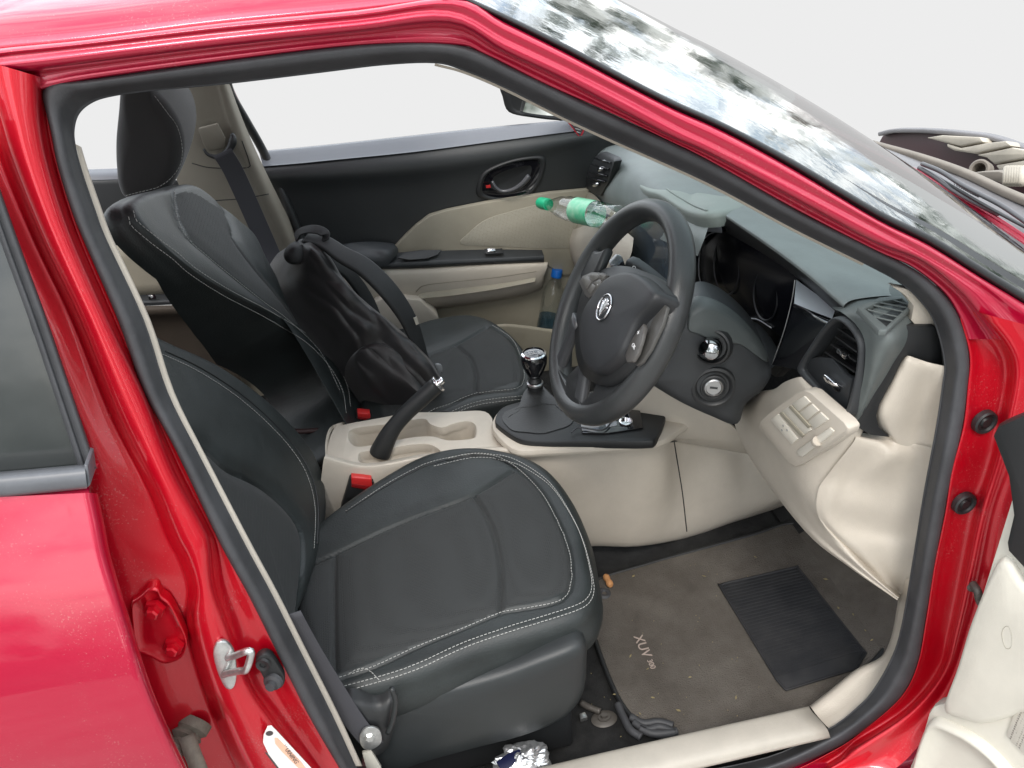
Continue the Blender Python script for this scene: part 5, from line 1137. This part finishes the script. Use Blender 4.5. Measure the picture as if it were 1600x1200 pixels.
# ------------------------------------------------------------------ bottles
def clear(name, tint, ior=.6): m, nt, fr, mx, gl = glassmat(name, tint, ior, .04); return m
PET = clear('clear_plastic', (.97, .985, .985), .75)
def bottle(name, c0, ax, L, Rr, capm, labm, label, water=0):
    ax = ax.normalized(); e = empty(name, label, 'bottle', c0)
    s = L
    prof = [(0, 0), (Rr*.7, 0), (Rr*.95, .01*s), (Rr, .05*s), (Rr, .22*s), (Rr*.93, .24*s), (Rr, .26*s), (Rr*.98, .38*s), (Rr, .50*s), (Rr*.95, .53*s), (Rr*1.0, .56*s), (Rr*.94, .59*s), (Rr*.98, .62*s), (Rr*.9, .66*s), (Rr*.86, .72*s), (Rr*.62, .80*s), (Rr*.42, .86*s), (Rr*.40, .90*s)]
    lathe('body', prof, c0, ax, PET, e, seg=40, angle=180)
    lathe('cap', [(Rr*.38, .885*s), (Rr*.5, .89*s), (Rr*.5, .98*s), (Rr*.46, 1.0*s), (0, 1.0*s)], c0, ax, capm, e, seg=30)
    if labm: lathe('label', [(Rr*1.015, .30*s), (Rr*1.015, .52*s)], c0, ax, labm, e, seg=40, angle=180, caps=False)
    if water: lathe('water', [(0, .01*s), (Rr*.9, .012*s), (Rr*.96, .05*s), (Rr*.96, water*s), (0, water*s)], c0, ax, clear('water_tint', (.62, .75, .85), .3), e, seg=40)
    return e
GC = mat('green_cap', (.02, .45, .22), .35); GL = mat('green_label', (.005, .50, .24), .3, var=.5, vscale=22, col2=(.35, .65, .45)); BCm = mat('blue_cap', (.01, .13, .5), .35)
b0 = U(973, 343, x=.555); b1 = U(844, 317, y=1.30)
bottle('water_bottle', b0, b1-b0, (b1-b0).length, .0305, GC, GL, 'clear bottle with green cap and green label lying on the dashboard shelf')
base = U(853, 522, y=1.408)
bottle('water_bottle', base, U(871, 421, y=1.425)-base, (U(871, 421, y=1.425)-base).length, .031, BCm, None, 'clear bottle with blue cap standing in the far door pocket', .3)
# ------------------------------------------------------------------ backpack
BPM = mat('bag_nylon', (.012, .011, .012), .42, bump=.25, bscale=1200, sheen=.2); BPD = mat('bag_strap', (.014, .015, .016), .65, bump=.6, bscale=900)
bag = empty('backpack', 'black nylon backpack slumped against the passenger seat with its shoulder straps forward', 'backpack', U(600, 560, y=1.0))
bo = [(447,392,1.12),(462,378,1.12),(482,382,1.11),(500,405,1.1),(522,440,1.08),(560,474,1.05),(610,514,1.01),(648,552,.98),(676,592,.95),(674,610,.93),(640,632,.93),(603,650,.94),(575,640,.95),(545,615,.97),(510,572,1.0),(474,522,1.04),(442,490,1.08),(427,460,1.10),(430,425,1.12)]
axis = (U(650, 600, y=.95)-U(450, 400, y=1.12)).normalized()
def bagmesh(name, outline, rings, vec, m, parent, amp, n=150, seed=0, cpx=None):
    o = smooth(YY(outline), n, True); c = sum(o, V())/n; vec = V(vec); vs = []
    spine = [c+axis*((p-c).dot(axis)*.82) for p in o]
    for t, h in rings:
        for i, (p, s) in enumerate(zip(o, spine)):
            q = p.lerp(s, t)+vec*h; al = (q-c).dot(axis); ac = (q-c).dot(axis.cross(vec.normalized()))
            w = min(1, t*4)
            d = amp*w*(1.2*noise.noise(V((al*5+seed, ac*26, h*1.0)))+.8*abs(noise.noise(V((al*9, ac*40+seed, 2))))+.5*noise.noise(V((al*22, ac*18, seed))))
            vs.append(q+vec.normalized()*d)
    return mobj(name, vs, grid_faces(len(rings), n, False, True), m, parent, sub=1)
rg = [(0, -.8), (0, -.4), (-.02, 0), (.02, .35)]+[(.06+.94*k/26, .35+.75*math.sin(math.pi/2*min(1, (k+1)/18))) for k in range(27)]
bagmesh('main_body', bo, rg, (.05, -.085, .055), BPM, bag, .018)
bagmesh('front_pocket', [(540,560,.955),(575,540,.955),(620,560,.935),(664,596,.915),(668,612,.905),(640,630,.90),(603,646,.905),(570,625,.92),(548,596,.935)], [(0, -.5), (0, 0), (.05, .4), (.12, .7)]+[(.2+.8*k/14, .75+.25*math.sin(math.pi/2*k/14)) for k in range(15)], (.03, -.05, .04), BPM, bag, .012, seed=5)
dome('top_roll', YY([(443,400,1.05),(448,386,1.06),(462,378,1.06),(478,384,1.06),(480,400,1.05),(470,412,1.04),(452,412,1.04)]), U(462, 396, y=1.05), [(0, -1), (0, 0), (.1, .6), (.4, 1)], (0, -.03, .01), BPD, bag, n=40)
v, f = sweep_geo(YY([(478,372,1.06),(505,378,1.03),(535,398,1.0),(570,418,.98),(605,452,.955),(634,492,.94),(652,532,.93),(666,566,.925),(674,590,.92)]), rrect(.040, .012, .005), up=(.35, -.55, .75), n=60, scale=lambda t: .75+.45*math.sin(math.pi*min(1, t*1.15)) if t < .75 else max(.38, .75+.45*math.sin(math.pi*min(1, t*1.15))-(t-.75)*1.4))
mobj('shoulder_strap', v, f, BPD, bag)
v, f = sweep_geo(YY([(484,392,1.09),(515,408,1.1),(545,428,1.12),(570,462,1.13),(588,500,1.12),(600,530,1.10),(604,556,1.08)]), rrect(.032, .011, .005), up=(.35, -.6, .6), n=50, scale=lambda t: .7+.4*math.sin(math.pi*t))
mobj('shoulder_strap', v, f, BPD, bag)
v, f = sweep_geo(YY([(462,372,1.08),(470,362,1.07),(488,358,1.05),(504,362,1.04),(508,370,1.03),(496,376,1.05)]), rrect(.022, .004, .0015), up=(0, -.5, .8), n=30); mobj('grab_handle', v, f, BPD, bag)
v, f = sweep_geo(YY([(674,588,.918),(680,586,.916),(687,580,.914),(686,572,.914),(681,572,.915)]), rrect(.012, .005, .002), up=(0, -1, 0), n=20); mobj('strap_buckle', v, f, mat('buckle_grey', (.25, .26, .27), .3), bag)
v, f = sweep_geo(YY([(682,592,.916),(676,604,.915),(668,612,.912),(655,604,.915)]), rrect(.014, .003, .001), up=(0, -1, .3), n=20); mobj('strap_tail', v, f, BPD, bag)
plate('strap_tag', YY([(646,497,.928),(651,495,.928),(655,506,.926),(650,508,.926)]), (0, .002, 0), mat('tag_pale', (.4, .38, .32), .6), bag, bevel=0)
# ------------------------------------------------------------------ pillar hardware
hg = [(205,948),(212,938),(222,930),(232,921),(246,920),(252,932),(266,944),(282,975),(292,1000),(290,1018),(280,1030),(258,1036),(240,1028),(225,1022),(212,1010)]
HG = dome('door_hinge', [US(x, y, -.012) for x, y in hg], US(250, 980, -.012), [(0, 1.2), (0, .2), (.03, -.2), (.07, 0), (.5, 0)], (0, .012, 0), REDI, CAR, n=70)
for p in ((241, 952), (271, 1010)):
    c = US(p[0], p[1], -.014); lathe('hinge_bolt', [(0, .0125), (.0055, .012), (.0075, .010), (.0078, .004), (.0115, .0035), (.0125, .001), (.0125, -.003)], c, (-.15, -1, .12), REDI, HG, seg=6, angle=20)
# door check with its rubber boot
lathe('check_boot', [(.0, .03), (.009, .03), (.011, .022), (.0175, .018), (.013, .014), (.0205, .009), (.0175, .004), (.023, 0), (.024, -.012)], US(296, 1140, .0), (-.45, -.8, -.25), mat('dusty_rubber', (.16, .14, .11), .75, bump=.6, bscale=200, var=.3, vscale=40), CAR, seg=30)
tube('check_arm', [US(292, 1150, -.02), US(300, 1175, -.035), US(312, 1205, -.05), US(320, 1230, -.06)], .010, MATS['dusty_rubber'], CAR, n=12)
# striker
so_ = [US(x, y, -.036) for x, y in [(333,1022),(338,1006),(348,1003),(358,1008),(366,1020),(369,1040),(369,1062),(364,1076),(354,1077),(346,1066),(338,1046)]]
ST = plate('striker', so_, (.0, .006, 0), STL, CAR, bevel=.0015, curve=50)
sl_ = [US(x, y, o) for x, y, o in [(356,1028,-.036),(366,1025,-.045),(381,1019,-.062),(391,1017,-.066),(392,1024,-.066),(385,1046,-.064),(376,1048,-.058),(360,1051,-.046),(350,1054,-.036)]]
v, f = sweep_geo(sl_, circ(.0042, 10), n=60); mobj('striker_loop', v, f, STL, ST)
# courtesy switch
cs = [US(x, y, -.008) for x, y in [(399,1036),(405,1026),(416,1023),(426,1028),(436,1043),(445,1060),(442,1074),(430,1078),(418,1072),(408,1055)]]
CS = plate('courtesy_switch', cs, (0, .012, 0), BLK, CAR, bevel=.003, curve=50)
lathe('switch_boot', [(0, .012), (.006, .012), (.007, .006), (.011, .004), (.0125, 0)], US(427, 1064, -.009), (-.3, -1, .2), RUB, CS, seg=30)
lathe('switch_screw', [(.003, -.002), (.004, .002), (.008, .003), (.0095, 0)], US(411, 1038, -.009), (-.2, -1, .2), BLK, CS, seg=24)
# warning label on the pillar foot
stp = [(418,1135),(424,1134),(432,1142),(486,1200),(500,1222),(450,1222),(424,1188),(411,1160),(412,1148)]
STK = plate('pillar_label', [US(x, y, -.0345+.0) for x, y in stp], (0, .0008, 0), mat('label_paper', (.8, .78, .76), .5), CAR, bevel=0)
def lab(px, o, m, nm): return plate(nm, [US(x, y, -.0352+o) for x, y in px], (0, .0004, 0), m, STK, bevel=0)
ORG = mat('label_orange', (.80, .48, .34), .5); DKP = mat('label_print', (.06, .05, .05), .5)
lab([(429,1153),(433,1153),(470,1190),(486,1212),(478,1212),(440,1174),(430,1162)], 0, ORG, 'label_strip')
lathe('label_symbol', [(0, .0003), (.0042, .0003), (.0045, 0)], US(421, 1146, -.0352), (0, -1, .05), DKP, STK, seg=24)
a, b = US(434, 1158, -.0362), US(470, 1196, -.0362)
text('label_lettering', 'WARNING', a.lerp(b, .5), (b-a), (-.1, -1, .1), .0085, DKP, STK, .0001)
lab([(414,1176),(417,1176),(446,1214),(443,1214)], 0, DKP, 'label_rule')
# ------------------------------------------------------------------ check strap on the front post
tube('front_check', [US(1520, 912, -.045), US(1528, 925, -.06), US(1531, 940, -.065), US(1545, 958, -.08)], .0055, MATS['dusty_metal'], CAR, n=20)
lathe('check_pin', [(0, .008), (.003, .008), (.0035, .003), (.006, .002), (.007, 0)], US(1519, 918, -.045), (-.3, -1, .2), MATS['dusty_metal'], CAR, seg=20)
# ------------------------------------------------------------------ opened front door
DN = V((-.92, -.38, .0)).normalized(); DO_ = V((.745, -.15, .9))
def TD(px, l=0): return [UPL(x, y, DO_+DN*l, DN) for x, y in px]
PALE = mat('door_cream', (.66, .63, .55), .5, bump=.25, bscale=800, var=.05)
fd = plate('front_door', TD([(1582,770),(1650,760),(1720,900),(1720,1260),(1405,1260),(1420,1200),(1438,1155),(1450,1114),(1458,1103),(1476,1098),(1500,1035),(1520,967),(1543,893),(1560,840)]), -DN*.03, PALE, CAR, bevel=.006)
plate('door_skin', TD([(1590,760),(1660,750),(1740,900),(1740,1260),(1430,1260),(1470,1110),(1545,900)], -.05), -DN*.05, RED, fd, bevel=.01)
dome('door_swell', TD([(1560,880),(1580,870),(1600,900),(1640,960),(1640,1100),(1600,1110),(1575,1120),(1535,1128),(1500,1118),(1478,1105),(1500,1040),(1525,960)], .0), TD([(1580, 1010)])[0], [(0, -.5), (0, .3), (.04, .8), (.12, 1), (.6, 1)], DN*.012, PALE, fd, n=70)
plate('door_upper', TD([(1548,682),(1556,666),(1640,630),(1660,930),(1604,912),(1596,888),(1572,862),(1570,848),(1580,805),(1572,745)], .014), -DN*.03, DK2, fd, bevel=.008)
plate('speaker_cover', TD([(1586,1110),(1620,1085),(1660,1085),(1660,1180),(1600,1180),(1572,1150)], .0035), -DN*.005, mat('pale_mesh', (.6, .57, .5), .55, extra=dots(230, .8, (.25, .23, .2), .002)), fd, bevel=.001)
dome('door_bin', TD([(1448,1140),(1462,1120),(1490,1128),(1530,1150),(1570,1185),(1600,1230),(1600,1262),(1420,1262),(1432,1190)], .0), TD([(1510, 1215)])[0], [(0, -.3), (0, .5), (.05, 1), (.1, 1.1), (.14, .5), (.5, .3)], DN*.014, PALE, fd, n=70)
dome('finger_dimple', TD([(1566,985),(1574,978),(1580,990),(1580,1010),(1572,1014),(1566,1000)], .0125), TD([(1573, 997)], .0125)[0], [(0, 0), (.2, -.6), (.6, -1)], DN*.004, CRM2, fd, n=24)
# ------------------------------------------------------------------ scuttle and open engine bay beyond the glass
SC = mat('scuttle_plastic', (.16, .155, .16), .55, bump=.3, bscale=500, var=.15); BAY = mat('bay_maroon', (.035, .006, .010), .5); PLT = mat('bay_pale', (.44, .40, .33), .55, var=.15, vscale=9)
bw = [(1230,161,1.2),(1300,198,1.05),(1400,247,.80),(1475,289,.65),(1545,330,.52),(1640,392,.36)]
bw2 = [(1230,166,1.17),(1300,204,1.02),(1400,258,.77),(1475,303,.62),(1540,342,.49),(1640,406,.30)]
loft('scuttle_edge', [YY(bw2), YY([(x, (y+q[1])/2-1, z-.0) for (x, y, z), q in zip(bw, bw2)]), YY(bw), [p+V((0, .0, -.03)) for p in YY(bw)]], RED, CAR, matched=5, across=3)
loft('scuttle_panel', [[p+V((0, .002, -.004)) for p in YY(bw[1:])], XX([(1356,222,1.18),(1432,252,1.18),(1500,285,1.16),(1560,318,1.14),(1650,362,1.12)]), XX([(1368,226,1.22),(1442,246,1.22),(1508,272,1.2),(1570,300,1.18),(1655,340,1.16)])], SC, CAR, matched=5, across=3)
v, f = sweep_geo(XX([(1362,225,1.2),(1440,247,1.2),(1508,271,1.19),(1570,300,1.17),(1655,335,1.15)]), rrect(.018, .016, .005), up=(0, 0, 1), n=30); mobj('bay_rail', v, f, mat('rail_dust', (.20, .175, .145), .7, var=.15), CAR)
mb = MB()
for i in range(13):
    x = 1482+i*3.7; y = 280+i*1.55; v, f = sweep_geo(XX([(x, y, 1.155), (x+2, y+8, 1.13)]), circ(.0022, 5)); mb.add(v, f)
mb.build('scuttle_grille', BLK, CAR)
for px in ([(1441,256),(1470,268),(1500,287),(1530,303),(1566,322),(1610,352)], [(1436,262),(1460,276),(1490,298),(1530,320),(1560,334)]):
    tube('wiper_arm', XX([(x, y, 1.09) for x, y in px]), .0045, mat('wiper_grey', (.08, .08, .085), .4), CAR, n=40)
tube('wiper_blade', XX([(1450,268,1.10),(1500,298,1.09),(1550,327,1.08),(1640,375,1.05)]), .003, BLK, CAR, n=30)
plate('bay_wall', XX([(1370,228,1.55),(1378,213,1.55),(1386,206,1.55),(1450,205,1.55),(1530,212,1.55),(1600,230,1.55),(1680,262,1.55),(1680,345,1.55),(1560,300,1.55),(1440,256,1.55)]), (.03, 0, 0), BAY, CAR, bevel=.004)
v, f = sweep_geo(XX([(1378,209,1.54),(1400,204,1.54),(1450,204,1.54),(1530,211,1.54),(1570,220,1.54),(1620,240,1.54),(1680,268,1.54)]), rrect(.025, .012, .004), up=(0, 0, 1), n=30); mobj('bonnet_rim', v, f, SC, CAR)
for px in ([(1446,215),(1470,211),(1530,214),(1536,222),(1500,229),(1470,221)], [(1478,224),(1500,231),(1536,224),(1570,220),(1580,228),(1522,240),(1490,235),(1480,230)], [(1524,242),(1580,230),(1610,236),(1612,246),(1552,256),(1540,246)], [(1554,258),(1612,248),(1640,256),(1640,285),(1600,272),(1562,268)]):
    plate('bay_cover', XX([(x, y, 1.5) for x, y in px]), (.04, 0, -.01), PLT, CAR, bevel=.005)
mb = MB()
for i in range(7):
    v, f = sweep_geo(XX([(1574+i*4, 262, 1.35), (1572+i*4, 288, 1.33)]), circ(.008, 8)); mb.add(v, f)
mb.build('intake_bellows', PLT, CAR)
plate('bay_bracket', XX([(1518,270,1.36),(1540,268,1.36),(1560,268,1.36),(1574,272,1.36),(1574,290,1.36),(1556,284,1.36),(1520,275,1.36)]), (.03, 0, 0), MATS['rail_dust'], CAR, bevel=.003)
lathe('intake_hose', [(.022, -.03), (.024, 0), (.020, .004), (.015, .002), (.015, -.03)], U(1530, 265, x=1.4), (-.8, -.4, .4), MATS['rail_dust'], CAR)
# ------------------------------------------------------------------ ground, sill flank
gm = mat('paving', (.30, .29, .27), .9, bump=1, bscale=60, var=.2, vscale=3)
gr_ = mobj('ground', [V((-4, -4, 0)), V((2.6, -4, 0)), V((2.6, 3.2, 0)), V((-4, 3.2, 0))], [[0, 1, 2, 3]], gm, None, smooth=False); tag(gr_, kind='structure')
loft('sill_flank', [[V((-1.1, .03, .33)), V((.9, .03, .33))], [V((-1.1, -.03, .325)), V((.9, -.03, .325))], [V((-1.1, -.06, .30)), V((.9, -.06, .30))], [V((-1.1, -.05, .2)), V((.9, -.05, .2))], [V((-1.1, .05, .17)), V((.9, .05, .17))]], RED, CAR, n=4)
# ------------------------------------------------------------------ parts gathered under what carries them
def C(n): return bpy.data.objects.get(n)
def under(par, names):
    p = C(par)
    for n in names:
        for o in [o for o in bpy.data.objects if o.name == n or o.name.rsplit('.', 1)[0] == n and o.name.rsplit('.', 1)[-1].isdigit()]:
            if o is not p and o.parent is CAR:
                for k in list(o.children): k.parent = p
                o.parent = p
for o in list(bpy.data.objects):        # nothing deeper than thing > part > sub-part
    if o.parent and o.parent.parent and o.parent.parent.parent: o.parent = o.parent.parent
under('rear_door', ['door_top_edge', 'rear_window', 'window_seal', 'belt_moulding', 'moulding_end'])
under('windscreen', ['windscreen_trim', 'windscreen_border'])
under('centre_pillar', ['door_hinge', 'striker', 'courtesy_switch', 'pillar_label', 'check_boot', 'check_arm', 'belt_anchor', 'anchor_bolt', 'lower_anchor_plate', 'pillar_trim'])
under('hinge_post', ['grommet', 'front_check', 'check_pin'])
under('far_door', ['door_ledge', 'door_insert', 'speaker_grille', 'handle_bezel', 'handle_recess', 'pull_handle', 'lock_marker', 'armrest', 'elbow_pad', 'pull_pocket', 'window_switch', 'switch_rocker', 'door_bolster', 'grab_recess', 'lower_panel', 'door_pocket', 'pocket_end', 'far_door_seal', 'far_frame', 'quarter_panel', 'mirror_shell', 'mirror_glass', 'warning_triangle', 'triangle_face', 'triangle_lettering'])
under('rear_far_door', ['rear_ledge', 'rear_door_insert', 'rear_armrest', 'rear_bolster', 'rear_switch'])
under('far_pillar_trim', ['pillar_gap', 'belt_height_slider', 'belt_guide'])
under('console_side', ['panel_gap', 'console_top', 'cup_well', 'brake_well', 'console_rear', 'console_front_top', 'gear_surround', 'gear_gaiter', 'socket_panel', 'usb_port', 'power_socket', 'knee_panel'])
under('gear_lever', ['lever_ring', 'gear_knob', 'knob_ring', 'shift_pattern', 'shift_number'])
under('handbrake', ['handbrake_collar', 'handbrake_button'])
under('dash_top', ['cluster_hood', 'instrument_cluster', 'cluster_rim', 'cluster_back', 'dial_ring', 'cluster_sill', 'gloss_panel', 'reflection_ledge', 'panel_edge', 'vent_housing', 'vent_back', 'vent_lower_plate', 'vent_slats', 'vent_tab', 'vent_thumbwheel', 'thumbwheel_slot', 'dash_end', 'corner_vent', 'corner_vent_back', 'corner_vent_slats', 'dash_end_cap', 'passenger_dash', 'far_vent', 'far_vent_tab', 'far_vent_wheel', 'far_vent_slats', 'centre_pod', 'tray_edge', 'centre_vent', 'vent_sheen', 'screen_frame', 'touch_screen', 'centre_stack', 'glove_shelf', 'shelf_cutout', 'glove_box'])
under('lower_dash', ['kick_panel', 'kick_panel_upper', 'switch_panel', 'blank_switch', 'coin_slot', 'dimmer_panel', 'dimmer_wheel', 'switch_symbol'])
under('column_shroud', ['column_cover', 'ignition_ring', 'ignition_lock', 'key_slot', 'stalk_collar', 'stalk_end', 'wiper_stalk', 'stalk_tip', 'stalk_mark'])
under('passenger_seat', ['passenger_recliner', 'recliner_bar'])
under('driver_seat', ['buckle_strap', 'rail_foot', 'rail_bracket', 'rail_end'])
under('scuttle_panel', ['scuttle_edge', 'bay_rail', 'scuttle_grille', 'wiper_arm', 'wiper_blade'])
under('bay_wall', ['bonnet_rim', 'bay_cover', 'intake_bellows', 'bay_bracket', 'intake_hose'])
under('floor_pan', ['bulkhead', 'rear_bulkhead', 'far_sill', 'toe_board', 'floor_loom', 'side_carpet'])
under('sill_plate', ['kick_plate'])
under('rear_seat', ['rear_backrest'])
NEW = {'driver_seat': 'front_seat', 'passenger_seat': 'front_seat', 'driver_backrest': 'backrest', 'passenger_backrest': 'backrest', 'driver_belt': 'seat_belt', 'far_door': 'passenger_door', 'rear_far_door': 'rear_door', 'far_pillar_trim': 'pillar_cover', 'near_pillar_trim': 'pillar_cover', 'far_pillar': 'windscreen_pillar', 'far_door_seal': 'frame_seal', 'far_frame': 'window_frame', 'far_vent': 'side_vent', 'far_vent_tab': 'vent_tab', 'far_vent_wheel': 'vent_thumbwheel', 'far_vent_slats': 'vent_slats', 'far_sill': 'sill_trim', 'console_side': 'centre_console', 'dash_top': 'dashboard', 'passenger_seat_base': 'seat_base', 'passenger_recliner': 'recliner_cover', 'passenger_dash': 'dash_shoulder', 'lower_dash': 'knee_bolster', 'bay_wall': 'engine_bay', 'door_upper': 'upper_trim'}
for a, b in NEW.items():
    for o in [o for o in bpy.data.objects if o.name == a or o.name.startswith(a+'.')]: o.name = b
for o in CAR.children:
    n = o.name.split('.')[0]
    if n == 'front_seat': o['label'] = 'black leatherette seat with pale double stitching'+(', driver side' if o is dseat else ' and headrest, passenger side')
